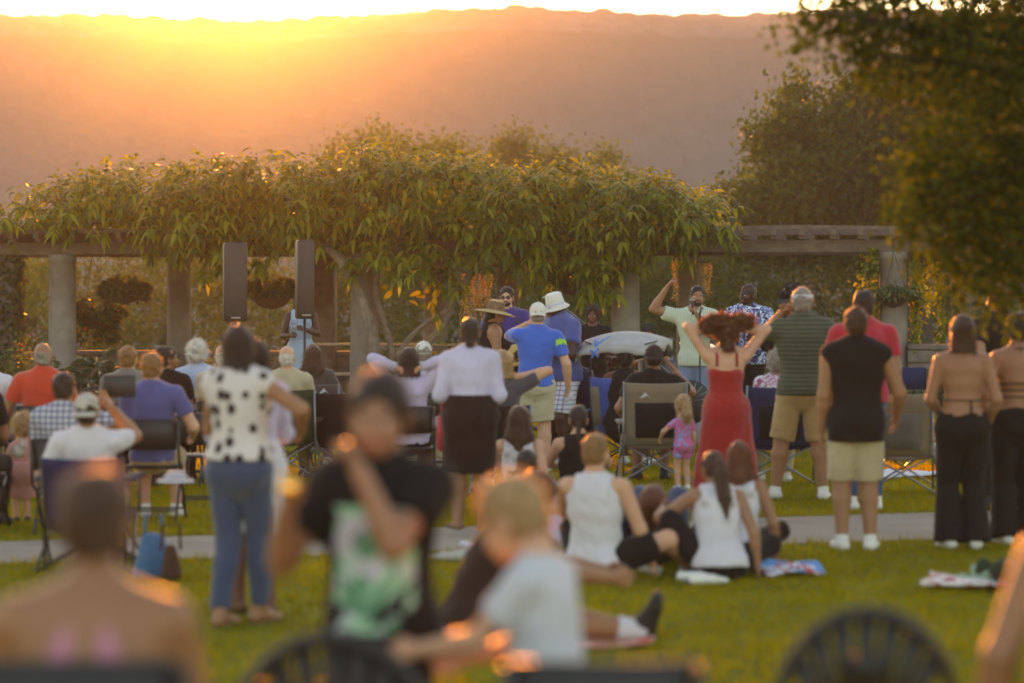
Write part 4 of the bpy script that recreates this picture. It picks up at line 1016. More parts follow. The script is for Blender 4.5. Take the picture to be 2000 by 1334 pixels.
_hairc = {}
def make_hair(Q, hair, m, g, v):
    """hair built in head space; strands stand off the mass so that edges are soft"""
    kind = hair[0]; S = SDF(.02); tails = []; ln = hair[2] if len(hair) > 2 else None
    cap = lambda o=0: S.ell((0, -.018, .119), (.079 + o, .099 + o, .089 + o))
    facecut = lambda z=.05: (S.ell((0, .115, .055), (.085, .078, .098), op=-1, k=.012), S.ell((0, .06, -.02), (.09, .09, .07), op=-1, k=.01))
    wr = (.003, 90); fuzz = (.016, 260); lowcut = .012
    if kind in ('short', 'buzz', 'bald', 'fade'):
        cap(dict(short=.004, buzz=-.001, bald=-.0015, fade=.001)[kind]); S.ell((0, -.045, .06), (.066, .062, .062), k=.02); facecut(); S.cut((0, 0, .016), (0, 0, -1)); fuzz = dict(short=(.016, 420), buzz=(.006, 200), bald=(.005, 150), fade=(.012, 300))[kind]
        for s in (-1, 1): S.ell((s * .085, .002, .066), (.02, .032, .042), op=-1)
        if kind == 'bald': S.cut((0, -.03, .112), (0, .35, 1))
        if kind == 'fade': S.ell((0, -.01, .165), (.07, .088, .05), k=.02)
    elif kind == 'afro':
        S.ell((0, -.02, .15), (.128, .13, .108)); S.ell((0, -.05, .08), (.1, .09, .08)); facecut(); wr = (.009, 75); fuzz = (.03, 900); 
    elif kind == 'curly':
        cap(.016); S.ell((0, -.05, .07), (.088, .075, .075)); facecut(); S.cut((0, 0, -.005), (0, 0, -1)); wr = (.008, 80); fuzz = (.028, 700)
    elif kind == 'bob':
        cap(.008); e = ln or -.10; S.seg((0, -.03, .10), (0, -.045, e + .05), (.093, .085), (.098, .072), flat=1); facecut(); S.ell((0, .10, .0), (.075, .085, .14), op=-1, k=.01); S.cut((0, 0, e), (0, 0, -1)); fuzz = (.03, 520)
    elif kind == 'long':
        cap(.010); e = ln or -.28; S.seg((0, -.03, .10), (0, -.055, -.05), (.093, .085), (.125, .075)); S.seg((0, -.055, -.05), (0, -.10, e), (.125, .07), (.09, .035), k=.03); facecut(); S.ell((0, .09, -.02), (.07, .085, .16), op=-1, k=.01); wr = (.006, 45); fuzz = (.045, 800)
    elif kind == 'pony':
        cap(.002); S.ell((0, -.045, .06), (.066, .06, .06)); facecut(); e = ln or -.2
        S.chain([(0, -.095, .10), (0, -.135, .075), (0, -.145, 0), (0, -.135, e * .6), (0, -.13, e)], [.03, .045, .058, .05, .018], k=.02); S.ell((0, -.108, .098), (.02, .016, .02)); fuzz = (.03, 450); wr = (.004, 70)
    elif kind == 'braid':
        cap(.002); S.ell((0, -.045, .06), (.066, .06, .06)); facecut(); S.chain([(0, -.10, .03), (0, -.115, -.03), (0, -.12, -.10), (0, -.12, -.15)], [.024, .02, .017, .008], k=.01); fuzz = (.012, 300)
    elif kind == 'bun':
        cap(.001); S.ell((0, -.045, .055), (.064, .06, .06)); facecut(); S.ell((0, -.115, .045) if ln is None else (0, -.09, ln), (.036, .03, .036)); fuzz = (.014, 350)
    elif kind == 'updo':
        cap(.004); S.ell((0, -.045, .055), (.066, .062, .06)); facecut(); S.ell((.0, -.07, .17), (.05, .045, .04)); fuzz = (.02, 350); wr = (.006, 70)
    elif kind == 'lifted':                                    # thick curly hair pushed up by both hands
        cap(.018); S.ell((-.10, -.05, .145), (.095, .075, .072)); S.ell((.11, -.055, .16), (.085, .07, .07)); S.ell((-.17, -.04, .12), (.055, .055, .055)); S.ell((.185, -.04, .15), (.05, .05, .06)); S.ell((0, -.07, .07), (.085, .07, .085)); S.chain([(0, -.08, .05), (.01, -.095, -.04), (.0, -.09, -.10)], [.065, .05, .015]); facecut(); wr = (.014, 60); fuzz = (.032, 1900)
    S.wrinkle(wr[0], wr[1], 3 + int(g.integers(50)), (1, 1, .35 if kind in ('bob', 'long', 'pony', 'braid') else 1))
    V, F = S.mesh(.0085 if kind not in ('lifted', 'long', 'afro') else .011)
    if len(V) == 0: return
    mb = MB().add(V, F)
    c = V.mean(0); k = int(fuzz[1] * 1.7); i = g.integers(0, len(V), k); P = V[i]; D = P - (c * .3 + np.array([0, -.018, .11]) * .7); D /= np.maximum(np.linalg.norm(D, axis=1, keepdims=True), 1e-6)
    down = np.array([0, -.1, -1.0]); f = {'afro': .0, 'curly': .1, 'lifted': -.1, 'short': .25, 'fade': -.1, 'buzz': 0, 'bald': 0}.get(kind, .9)
    D2 = D * .55 + g.normal(0, .35, D.shape) + down * f; D2 /= np.linalg.norm(D2, axis=1, keepdims=True)
    L = fuzz[0] * 1.25 * g.uniform(.5, 1.4, k)[:, None]; sd = np.cross(D2, D + g.normal(0, .3, D.shape)); sd /= np.maximum(np.linalg.norm(sd, axis=1, keepdims=True), 1e-6)
    w = .0016 if kind not in ('lifted', 'afro') else .003
    B0 = P - D * .004 + sd * w; B1 = P - D * .004 - sd * w; M1 = P + D2 * L * .55 + sd * w * .7; M2 = P + D2 * L * .55 - sd * w * .7; T = P + D2 * L + down * f * L * .35
    VV = np.stack([B0, B1, M2, M1, T], 1).reshape(-1, 3); bb = (np.arange(k) * 5)[:, None]; n0 = mb.n
    mb.add(VV, bb + [[0, 1, 2, 3]], 1); mb.f.append((bb + [[3, 2, 4]] + n0, 1))
    o = MB().merge(mb, Q['HM']).build('hair', [m, HAIRS[hair[1]]], Q['body']); Q['hair'] = o

def make_hat(Q, hat):
    kind, m = hat[:2]; HM = Q['HM']; B = Q['body']
    def put(mb, name, mm): return MB().merge(mb, HM).build(name, mm, B)
    if kind == 'cap':                                         # baseball cap; hat[2] = 1 when worn backwards
        back = -1 if len(hat) > 2 and hat[2] else 1
        S = SDF(.01); S.ell((0, -.014, .125), (.086, .105, .093)); S.cut((0, 0, .105), (0, -.12 * back, -1)); V, F = S.mesh(.0075); mb = MB().add(V, F); mb.ball((0, -.014, .218), .008, 6)
        put(mb, 'cap', m)
        a = np.linspace(-1.15, 1.15, 11); rows = [[(math.sin(t) * (.083 + .0 * r), -.012 + back * (math.cos(t) * .09 + r * .075 * math.cos(t * .8)), .112 - .12 * r * .2 - .02 * (math.sin(t) ** 2) * r) for t in a] for r in (0, .5, 1)]
        put(MB().sheet(rows, thick=.005), 'peak', m)
        if back < 0 or True:
            T = np.linspace(math.pi * .2, math.pi * .8, 10); put(MB().tube([(math.cos(t) * .083, -.012 - back * math.sin(t) * .103, .098) for t in T], .006, 5), 'cap_strap', m)
    elif kind == 'bucket':
        mb = MB().lathe([(.001, .225), (.06, .224), (.078, .212), (.088, .12), (.092, .105), (.128, .07), (.130, .068), (.128, .064), (.086, .098)], 26, (0, -.012, 0), sy=1.12)
        put(mb, 'bucket_hat', m); 
        put(MB().lathe([(.0895, .128), (.0925, .108)], 26, (0, -.012, 0), sy=1.12), 'hat_band', mat('hat_band', '#b9c0d8'))
    elif kind == 'straw':
        mb = MB().lathe([(.001, .232), (.05, .228), (.078, .205), (.090, .14), (.094, .11), (.15, .098), (.205, .078), (.207, .073), (.15, .092), (.09, .10)], 30, (0, -.012, 0), sy=1.12)
        put(mb, 'straw_hat', m); put(MB().lathe([(.0805, .205), (.093, .14), (.0965, .112)], 30, (0, -.012, 0), sy=1.12), 'hat_band', hat[2])
    elif kind == 'visor':
        mb = MB(); mb.lathe([(.083, .118), (.088, .118), (.089, .15), (.084, .152)], 26, (0, -.014, 0), sy=1.16); put(mb, 'visor_band', m)
        a = np.linspace(-1.1, 1.1, 9); put(MB().sheet([[(math.sin(t) * .085, -.012 + math.cos(t) * .095 + r * .07 * math.cos(t * .8), .125 - .03 * r) for t in a] for r in (0, .5, 1)], thick=.004), 'peak', m)
    elif kind == 'headphones':
        T = np.linspace(-.15, math.pi + .15, 16); put(MB().tube([(math.cos(t) * .093, -.012, .11 + math.sin(t) * .105) for t in T], .009, 6), 'headband', m)
        for s in (-1, 1): put(MB().ball((s * .092, 0, .075), (.018, .034, .042), 10), 'ear_cup', m)
def sunglasses(Q):
    B, HM = Q['body'], Q['HM']
    for s in (-1, 1):
        MB().merge(MB().ball((s * .031, .1, .08), (.025, .006, .018), 10), HM).build('sunglass_lens', M_glass, B)
        MB().merge(MB().tube([(s * .055, .092, .086), (s * .076, .05, .085), (s * .08, -.01, .08)], .003, 5), HM).build('glasses_arm', M_blackp, B)
    MB().merge(MB().tube([(-.01, .105, .085), (0, .107, .087), (.01, .105, .085)], .003, 5), HM).build('glasses_bridge', M_blackp, B)
def beard(Q, m):
    S = SDF(.01); S.ell((0, .052, .012), (.05, .052, .036)); S.ell((0, .1, .06), (.04, .06, .032), op=-1, k=.01); S.ell((0, .1, .022), (.022, .03, .008), op=-1, k=.004); S.cut((0, .03, 0), (0, -1, 0)); S.seg((-.022, .096, .037), (.022, .096, .037), .006, .006)
    V, F = S.mesh(.007); MB().merge(MB().add(V, F), Q['HM']).build('beard', m, Q['body'])
def patch(Q, key, pred, name, m, off=.004):
    """flat print lying on a garment: the faces where pred(local point) holds, lifted a little"""
    o = Q[key]; me = o.data; n = len(me.vertices); V = np.zeros(n * 3, np.float32); me.vertices.foreach_get('co', V); V = V.reshape(-1, 3)
    Nn = np.zeros(n * 3, np.float32); me.vertices.foreach_get('normal', Nn); Nn = Nn.reshape(-1, 3)
    F = np.array([p.vertices[:] for p in me.polygons]); c = V[F].mean(1); fn = Nn[F].mean(1); k = pred(c, fn)
    if not k.any(): return None
    F = F[k]; u, inv = np.unique(F, return_inverse=True)
    return MB().add(V[u] + Nn[u] * off, inv.reshape(F.shape)).build(name, m, Q['body'])
def hand_at(Q, q):
    """world place of a hand's grip"""
    _, e, w, _h = Q['J'][q]; p = w + nrm(w - e) * .075 * Q['sc']
    return Matrix.Translation(Q['loc']) @ Matrix.Rotation(Q['rz'], 4, 'Z') @ Vector(p)
def world(Q, p): return Matrix.Translation(Q['loc']) @ Matrix.Rotation(Q['rz'], 4, 'Z') @ Vector(p)
# ------------------------------------------------------------------ chairs
M_bmetal = mat('black_metal', (.025, .023, .022), .4, spec=.5); M_steel = mat('grey_steel_tube', (.22, .22, .24), .35, metal=.7); M_alu = mat('aluminium_tube', (.55, .58, .62), .3, metal=.8)
M_chairblk = mat('black_chair_plastic', (.022, .02, .019), .5, bump=.1); M_nfab = cloth('navy_chair_fabric', '#252b4e'); M_bfab = cloth('black_chair_fabric', '#1d1a1b'); M_gfab = cloth('grey_chair_fabric', '#6a6560'); M_tfab = cloth('taupe_chair_fabric', '#83725f'); M_grn = cloth('dark_green_fabric', '#2f3a24'); M_brnf = cloth('brown_grey_fabric', '#4c4240'); M_bluef = cloth('blue_fabric', '#3c56a4')

def folding_chair(label, x, s, face=0, seat=.45, group='black folding chairs of the audience', loc=None, M=None, hb=.82):
    t = thing('folding_chair', label, 'chair', at(x, s) if loc is None else loc, R_(face), group); M = M or M_chairblk
    MB().box((0, .04, seat), (.42, .40, .025), bevel=.012).build('seat', M, t)
    a = np.linspace(-.21, .21, 7); MB().sheet([[(u, -.20 - .03 * (1 - (u / .21) ** 2) - .03 * k, hb - .24 + .24 * k) for u in a] for k in (0, .5, 1)], thick=.018).build('backrest', M, t)
    for q in (-1, 1):
        MB().tube([(q * .225, -.24, hb - .01), (q * .225, -.19, seat + .08), (q * .225, .02, .30), (q * .225, .25, .0)], .012, 6).build('leg', M_bmetal, t)
        MB().tube([(q * .205, .20, seat - .02), (q * .205, -.05, .22), (q * .205, -.24, .0)], .012, 6).build('leg', M_bmetal, t)
    MB().tube([(-.205, -.2, .10), (.205, -.2, .10)], .009, 6).build('stretcher', M_bmetal, t); MB().tube([(-.225, .2, .09), (.225, .2, .09)], .009, 6).build('stretcher', M_bmetal, t)
    return t
def camp_chair(label, x, s, face=0, M=None, M2=None, Mf=None, top=.90, w=.29, seat=.40, group='fabric camp chairs on the lawn', loc=None, arm=True, logo=None, side=None):
    t = thing('camp_chair', label, 'chair', at(x, s) if loc is None else loc, R_(face), group); M = M or M_nfab; Mf = Mf or M_steel
    zs = seat; u = np.linspace(-1, 1, 7)
    back = [[(w * q * (.93 + .07 * k), -.21 - .15 * k - .05 * (1 - q * q), zs - .06 + (top - zs + .06) * k - .012 * (1 - q * q) * (k == 1)) for q in u] for k in np.linspace(0, 1, 7)]
    MB().sheet(back, thick=.014).build('backrest', M, t)
    bp = lambda q, k: (w * q * (.93 + .07 * k), -.225 - .15 * k - .05 * (1 - q * q), zs - .06 + (top - zs + .06) * k)
    if M2 is not None:                                        # darker centre panel
        MB().sheet([[bp(q, k) for q in np.linspace(-.66, .66, 5)] for k in (.12, .3, .5, .68)], thick=.008).build('back_panel', M2, t)
    if side is not None:
        for q in (-1, 1): MB().sheet([[(p[0], p[1] - .010, p[2]) for p in (r[0:2] if q < 0 else r[-2:])] for r in back[1:6]], thick=.006).build('side_panel', side, t)
    MB().sheet([[(w * q, .25 - .46 * k, zs + .02 - .07 * k - .045 * (1 - q * q)) for q in u] for k in np.linspace(0, 1, 5)], thick=.014).build('seat', M, t)
    for q in (-1, 1):
        MB().tube([(q * w, -.22, .02), (q * w, -.24, zs), (q * w, -.365, top + .005)], .011, 6).build('back_post', Mf, t)
        MB().tube([(q * (w + .05), -.30, .012), (-q * w, -.19, zs - .05)], .010, 6).build('leg', Mf, t)
        MB().tube([(q * (w + .05), .28, .012), (-q * w, .24, zs)], .010, 6).build('leg', Mf, t)
        MB().tube([(q * (w + .05), -.30, .012), (q * w, .25, zs + .0)], .010, 6).build('leg', Mf, t)
        MB().tube([(q * (w + .055), .28, .012), (q * (w + .005), -.22, zs - .04)], .010, 6).build('leg', Mf, t)
        for yy in (-.30, .28): MB().ball((q * (w + .05), yy, .012), (.022, .022, .014), 8).build('foot', M_blackp, t)
        if arm:
            MB().sheet([[(q * (w + .02) + d, yy, .60 + .015 * math.cos(yy * 8)) for d in (-.045, 0, .045)] for yy in np.linspace(-.27, .27, 5)], thick=.012).build('armrest', M, t)
            MB().tube([(q * (w + .02), .25, zs), (q * (w + .02), .26, .595)], .010, 6).build('arm_post', Mf, t)
    if logo:
        cx, cz = logo; f = lambda z_: -.21 - .15 * (z_ - zs + .06) / (top - zs + .06) - .075
        MB().add([(cx - .055, f(cz), cz), (cx + .055, f(cz), cz), (cx, f(cz + .06) , cz + .062), (cx + .022, f(cz + .02), cz + .026)], [(0, 3, 2), (1, 2, 3)]).build('emblem', M_white, t)
    return t
def garden_chair(label, x, s, face=0):
    t = thing('garden_chair', label, 'chair', at(x, s), R_(face), 'round backed wire mesh garden chairs'); cz, r = .72, .24
    a = np.linspace(0, 2 * math.pi, 25); MB().tube([(r * math.cos(k), -.22, cz + r * math.sin(k)) for k in a], .012, 6, caps=False).build('back_rim', M_bmetal, t)
    mb = MB()
    for k in np.linspace(-.9, .9, 11):
        e = r * math.sqrt(1 - k * k); mb.tube([(k * r, -.22, cz - e), (k * r, -.22, cz + e)], .003, 4); mb.tube([(-e, -.222, cz + k * r), (e, -.222, cz + k * r)], .003, 4)
    mb.build('back_mesh', M_bmetal, t, kind='stuff')
    MB().lathe([(.001, .45), (.22, .45), (.235, .44), (.22, .43), (.001, .43)], 20).build('seat', M_bmetal, t)
    for q in (-1, 1):
        for yy in (-.18, .18): MB().tube([(q * .16, yy * .8, .43), (q * .22, yy * 1.2, 0)], .011, 6).build('leg', M_bmetal, t)
    return t
def fan_chair(label, x, s, face=0, top=.88, w=.225):
    t = thing('folding_chair', label, 'chair', at(x, s), R_(face), 'black fan backed folding chairs in the foreground')
    b = lambda k: -.20 - .07 * k
    a = np.linspace(math.pi, 0, 17); rim = [(w * math.cos(k), b(.45 + .55 * math.sin(k)), top - .26 + .26 * math.sin(k)) for k in a]
    rim = [(-w, b(0), .47)] + rim + [(w, b(0), .47)]
    MB().tube(rim, .024, 8, flat=.8).build('back_rim', M_chairblk, t)
    for k in np.linspace(-.78, .78, 7):
        an = math.pi / 2 - k * 1.25; MB().tube([(k * .12, b(.1), .55), (w * .95 * math.cos(an), b(.4 + .5 * math.sin(an)), top - .27 + .26 * math.sin(an))], [.016, .03], 6, flat=.35, up=(0, 1, 0)).build('back_spoke', M_chairblk, t)
    MB().box((0, b(.08), .545), (w * 1.9, .02, .07), bevel=.008).build('back_rail', M_chairblk, t)
    a2 = np.linspace(-.5, .5, 5); MB().sheet([[(math.sin(q) * r * .62, b(.75), top - .30 + math.cos(q) * r * 1.0) for q in a2] for r in (.12, .19)], thick=.014).build('back_panel', M_chairblk, t)
    MB().box((0, .04, .45), (.44, .42, .03), bevel=.015).build('seat', M_chairblk, t)
    for q in (-1, 1):
        MB().tube([(q * w, b(0), .48), (q * w, .02, .28), (q * w, .26, 0)], .014, 6).build('leg', M_chairblk, t); MB().tube([(q * .2, .2, .43), (q * .2, -.26, 0)], .014, 6).build('leg', M_chairblk, t)
    return t

# ------------------------------------------------------------------ loudspeakers, microphones, instruments
M_spk = mat('loudspeaker_cabinet', (.035, .03, .03), .55, bump=.15); M_grille = mat('speaker_grille', (.05, .043, .042), .6, bump=.4, bscale=300)
def loudspeaker(label, x, s, y0, y1, w, face):
    X, Y, Z = at(x, s); zt, zb = pz(y0, s), pz(y1, s); h = zt - zb
    st = thing('speaker_stand', 'black tripod pole stand under the ' + ('left' if 'left' in label else 'narrow right') + ' loudspeaker', 'stand', (X, Y, Z), R_(face), 'tripod stands under the loudspeakers')
    MB().tube([(0, 0, .25), (0, 0, zb - Z)], .018, 8).build('pole', M_blackp, st); MB().tube([(0, 0, .45), (0, 0, .62)], .027, 8).build('collar', M_blackp, st)
    for k in range(3):
        a = k * 2.094 + .5; MB().tube([(0, 0, .55), (math.cos(a) * .45, math.sin(a) * .45, .012)], .012, 6).build('leg', M_blackp, st)
    t = thing('loudspeaker', label, 'loudspeaker', (X, Y, zb), R_(face), 'column loudspeakers on poles')
    MB().box((0, 0, h / 2), (w, .28, h), bevel=.02).build('cabinet', M_spk, t)
    MB().box((0, -.142, h / 2 + .02), (w * .9, .012, h * .9), bevel=.005).build('grille', M_grille, t)
    MB().box((0, -.15, .05), (.12, .004, .02)).build('badge', mat('badge_grey', (.3, .3, .3), .4), t)
    MB().box((0, .145, h * .8), (.14, .02, .04), bevel=.006).build('handle', M_blackp, t)
loudspeaker('tall loudspeaker left of the other one with its grille turned towards the lawn', 459, 150, 474, 628, .30, 10)
loudspeaker('narrow loudspeaker standing right before the performer in a light blue dress', 595, 148, 469, 623, .215, 14)
def mic_stand(label, x, s, top, dx, dy, boom=True, y=None):
    X, Y, Z = at(x, s); t = thing('microphone_stand', label, 'microphone stand', (X, Y, Z), 0, 'microphone stands of the band')
    zt = pz(top, s) - Z
    MB().tube([(0, 0, .0), (0, 0, zt * .8 if boom else zt)], .010, 6).build('pole', M_blackp, t)
    for k in range(3):
        a = k * 2.094; MB().tube([(0, 0, .18), (math.cos(a) * .3, math.sin(a) * .3, .01)], .008, 6).build('leg', M_blackp, t)
    e = (0, 0, zt)
    if boom: e = (dx, dy, zt); MB().tube([(-dx * .3, -dy * .3, zt * .72), (0, 0, zt * .8), e], .008, 6).build('boom', M_steel, t)
    d = nrm(V3((dx, dy, .1))); mb = MB().tube([e, V3(e) + d * .14], [.011, .016], 8); mb.build('microphone', M_blackp, t); MB().ball(V3(e) + d * .16, .026, 8).build('microphone_head', M_steel, t)
mic_stand('boom microphone stand beside the man in the white bucket hat', 1152, 156, 588, -.42, -.1)
mic_stand('straight microphone stand before the singer in the mint shirt', 1367, 169, 612, .05, .25, False)
mic_stand('microphone stand behind the small drum with its boom tilted left', 1300, 157, 690, -.25, .05)
def drum_kit():
    t = thing('drum_kit', 'dark drum kit with cymbals behind the canopy chair', 'drum kit', at(1290, 156), 0)
    dk = mat('drum_shell', (.05, .035, .035), .3, spec=.6); hd = mat('drum_head', (.62, .6, .56), .5); br = mat('cymbal_brass', (.55, .38, .13), .3, metal=.9)
    for (cx, cy, cz, r, d, rx) in ((0, .1, .30, .28, .4, 90), (-.32, -.1, .62, .17, .16, 12), (.28, -.12, .60, .16, .2, 10), (.12, .1, .78, .14, .2, -15), (-.14, .1, .78, .14, .2, -15)):
        R = rotm(rx, 0, 0); MB().lathe([(r, -d / 2), (r, d / 2)], 20, (cx, cy, cz), R).lathe([(r * 1.03, d / 2), (r * 1.03, d / 2 - .02)], 20, (cx, cy, cz), R).build('drum', dk, t)
        MB().lathe([(.001, d / 2 - .004), (r, d / 2 - .004)], 20, (cx, cy, cz), R).lathe([(r, -d / 2 + .004), (.001, -d / 2 + .004)], 20, (cx, cy, cz), R).build('drum_head', hd, t)
    for cx, cy, cz, r in ((-.5, .05, 1.12, .22), (.48, .1, 1.1, .24)):
        MB().lathe([(.001, .02), (.04, .018), (r, -.012)], 24, (cx, cy, cz), rotm(14, cx * 15, 0)).build('cymbal', br, t); MB().tube([(cx, cy, 0), (cx, cy, cz + .03)], .009, 6).build('cymbal_stand', M_steel, t)
        for k in range(3): MB().tube([(cx, cy, .25), (cx + math.cos(k * 2.1) * .22, cy + math.sin(k * 2.1) * .22, .01)], .008, 5).build('cymbal_stand', M_steel, t)
drum_kit()
def amp():
    t = thing('guitar_amplifier', 'round black fan fronted speaker box beside the singer on the grass', 'amplifier', at(1350, 172), R_(-10))
    MB().box((0, 0, .26), (.5, .3, .36), bevel=.02).build('cabinet', mat('amp_grey', (.25, .25, .28), .6), t)
    mb = MB().lathe([(.001, .0), (.24, .012), (.25, 0)], 24, (0, -.152, .56), rotm(90, 0, 0)); mb.build('speaker_cone', M_blackp, t)
    for k in range(9):
        a = k * .35 + .2; MB().tube([(.04 * math.cos(a), -.175, .56 + .04 * math.sin(a)), (.235 * math.cos(a), -.17, .56 + .235 * math.sin(a))], .007, 5).build('grille_bar', M_steel, t)
    for q in (-.2, .2): MB().box((q, 0, .04), (.05, .2, .08)).build('foot', M_blackp, t)
amp()

# ------------------------------------------------------------------ the audience and the band
def seat_person(label, clabel, x, s, ch='fold', seat=.44, face=0, cargs=None, **k):
    cargs = dict(cargs or {})
    if ch == 'fold': folding_chair(clabel, x, s, face, seat=seat, **cargs)
    elif ch == 'camp': camp_chair(clabel, x, s, face, seat=seat, **cargs)
    elif ch == 'garden': garden_chair(clabel, x, s, face)
    k.setdefault('lean', -9); k.setdefault('L', 'lap'); k.setdefault('R', 'lap')
    return person(label, x, s, face=face, pose='sit', seat=seat if ch != 'camp' else seat - .03, **k)
red = cloth('orange_red_cloth', '#c4402a'); plaid = pattern('plaid_cloth', '#b9b9c4', '#4a4f6e', 'plaid', 22, .45); grey = cloth('grey_cloth', '#6f6a66'); purp = cloth('violet_blue_cloth', '#4f5286'); pale = cloth('pale_blue_cloth', '#a9b4cf'); lav = cloth('lavender_cloth', '#b7aecb')
blue = cloth('blue_jersey', '#2a62c0'); polo = cloth('blue_polo', '#42528f'); vio = cloth('violet_cloth', '#392f75'); mint = pattern('mint_shirt', '#c3cbb8', '#a3ad9b', 'pin', 45, .3); flor = pattern('floral_shirt', '#cfd4e4', '#5a6d9e', 'floral', 16, .5, ink2='#2f3a66')
dots = pattern('blotch_blouse', '#c8bfbe', '#2b1c18', 'blotch', 15, .36); green = pattern('green_striped_cloth', '#4a5240', '#2f3428', 'stripe', 26, .35); crim = cloth('crimson_cloth', '#b22a38'); rdress = cloth('red_dress_cloth', '#9c2320'); brown = cloth('dark_brown_cloth', '#33221c'); mauve = cloth('mauve_grey_cloth', '#6d6265')
dblue = cloth('light_blue_dress_cloth', '#8ba3bd'); babyp = cloth('pink_dress_cloth', '#c98f86'); kidp = pattern('pink_print_cloth', '#d06a9a', '#7f9fd6', 'floral', 14, .57); wfl = pattern('white_pink_print', '#cfc3cc', '#9b4a74', 'floral', 18, .52); tee_b = cloth('sky_tee_cloth', '#b8bcc6'); wblouse = cloth('sheer_white_cloth', '#bdb8d2')
skirtb = cloth('black_skirt_cloth', '#221817'); wplaid = pattern('white_plaid_cloth', '#d5d3de', '#4b4f86', 'plaid', 20, .3); straw = mat('straw', (.52, .36, .17), .8, bump=.5, bscale=90); bandp = pattern('brown_hat_band', '#5a4034', '#8a6a54', 'floral', 40, .5); cream = cloth('cream_cloth', '#c2b79c'); capw = cloth('cap_white', '#d0cbc4'); capg = cloth('cap_grey', '#b5b0a6'); capd = cloth('cap_dark', '#332a2c')

# --- left block, back to front
seat_person('bald man in orange red shirt seated beside the leftmost stone column', 'black folding chair under the man in the orange red t-shirt', 88, 217, h=1.78, skin='olive', hair=('bald', 'grey'), top=('tee', red), bottom=('pants', M_navy), shoes=('shoe', M_dsh), L='rest', b=1.05)
garden_chair('round wire mesh garden chair left of the man in orange red', 32, 205)
garden_chair('round wire mesh garden chair right of the man in orange red', 188, 208, 10)
seat_person('elderly man in a grey shirt seated beyond the man in violet blue', 'black folding chair of the elderly man in grey', 254, 210, h=1.70, skin='fair', hair=('short', 'sandy'), top=('tee', grey), bottom=('pants', M_black), shoes=('shoe', M_dsh), hy=-12)
Q = seat_person('dark haired woman in black with sunglasses seated and looking to the right', 'black folding chair of the woman with sunglasses', 330, 204, h=1.68, sex='f', skin='olive', hair=('updo', 'dark'), top=('tee', M_black), bottom=('pants', M_black), shoes=('shoe', M_dsh), hy=-72)
sunglasses(Q)
seat_person('white haired woman in a pale blue blouse seated left of the loudspeaker', 'black folding chair of the white haired woman in pale blue', 388, 200, h=1.76, sex='f', b=1.12, skin='fair', hair=('curly', 'white'), top=('long', pale, .02), bottom=('jeans', M_jean), shoes=('shoe', M_rub), hy=-8)
seat_person('bald man mostly hidden behind the woman in the blotched blouse', 'black folding chair of the hidden bald man', 438, 206, h=1.72, skin='fair', hair=('bald', 'white'), top=('tee', M_beige), bottom=('pants', M_black), shoes=('shoe', M_dsh))
seat_person('sandy haired man in a violet blue shirt on a black folding chair', 'black folding chair under the man in violet blue', 300, 246, h=1.70, skin='fair', hair=('short', 'sandy'), top=('tee', purp), bottom=('shorts', M_khaki), shoes=('shoe', M_rub), L='lap', R='rest', hy=-6)
folding_chair('empty black folding chair behind the white haired woman in pale blue', 402, 232, 0)
Q = seat_person('dark haired man in a plaid shirt holding up a dark tablet', 'low black folding chair of the man in plaid', 130, 258, seat=.30, h=1.72, skin='olive', hair=('short', 'dark'), top=('shirt', plaid), bottom=('shorts', M_khaki), shoes=('shoe', M_rub), L='lap', R=((.05, .22, .06), (.8, -.2, -1), 'grip'), cargs=dict(hb=.72), hy=-14)
p = hand_at(Q, 1); tag(MB().box((0, 0, 0), (.25, .012, .17), bevel=.005).build('tablet', M_blackp, None, (p[0] + .1, p[1] + .02, p[2] + .06)), 'dark tablet held up by the man in the plaid shirt', 'tablet')
Q = seat_person('man in a light grey cap and white shirt with one arm raised', 'dark blue camp chair of the man in the light grey cap with wide armrests', 178, 300, 'camp', seat=.34, h=1.60, skin='olive', hair=('short', 'dark'), hat=('cap', capg, 1), top=('tee', M_white, .014), bottom=('shorts', M_khaki), shoes=('shoe', M_dsh), lean=-20, L='rest', R=((-.02, .10, .13), (.6, .3, -1), 'relax'), cargs=dict(top=.74, M=M_nfab, w=.26, Mf=M_bmetal))
Q = person('toddler in a pink dress and dark leggings standing at the left edge', 43, 247, .76, 'c', 25, skin='fair', hair=('curly', 'blond'), top=('tee', babyp, .012), bottom=('skirt', babyp, 1.05, .15), shoes=('shoe', M_dsh), L='front', R='front', b=1.2)
tag(MB().ball((0, 0, 0), (.06, .05, .05), 10).ball((.04, -.03, .05), (.035, .035, .035), 8).ball((.03, -.03, .09), (.012, .008, .02), 6).ball((.055, -.03, .085), (.012, .008, .02), 6).build('soft_toy', mat('white_plush', (.6, .57, .53), .95, bump=.8, bscale=120), None, (px(36, 255), FPX / 255, pz(876, 250))), 'small pale soft toy held by the toddler in pink', 'soft toy')
seat_person('person in black seated half out of the frame at the left edge', 'black folding chair half out of the frame at the left edge', -52, 256, seat=.42, h=1.7, skin='tan', hair=('short', 'dark'), top=('tee', M_black), bottom=('pants', M_black), shoes=('shoe', M_dsh), L='lap', R='lap')
seat_person('person in white partly beyond the left edge near the wire chair', 'black folding chair partly beyond the left edge near the wire chair', -22, 212, h=1.7, skin='fair', hair=('short', 'dark'), top=('long', M_white), bottom=('pants', M_jean), shoes=('shoe', M_dsh), R=((.1, .2, -.16), (.6, -.4, -1), 'relax'))

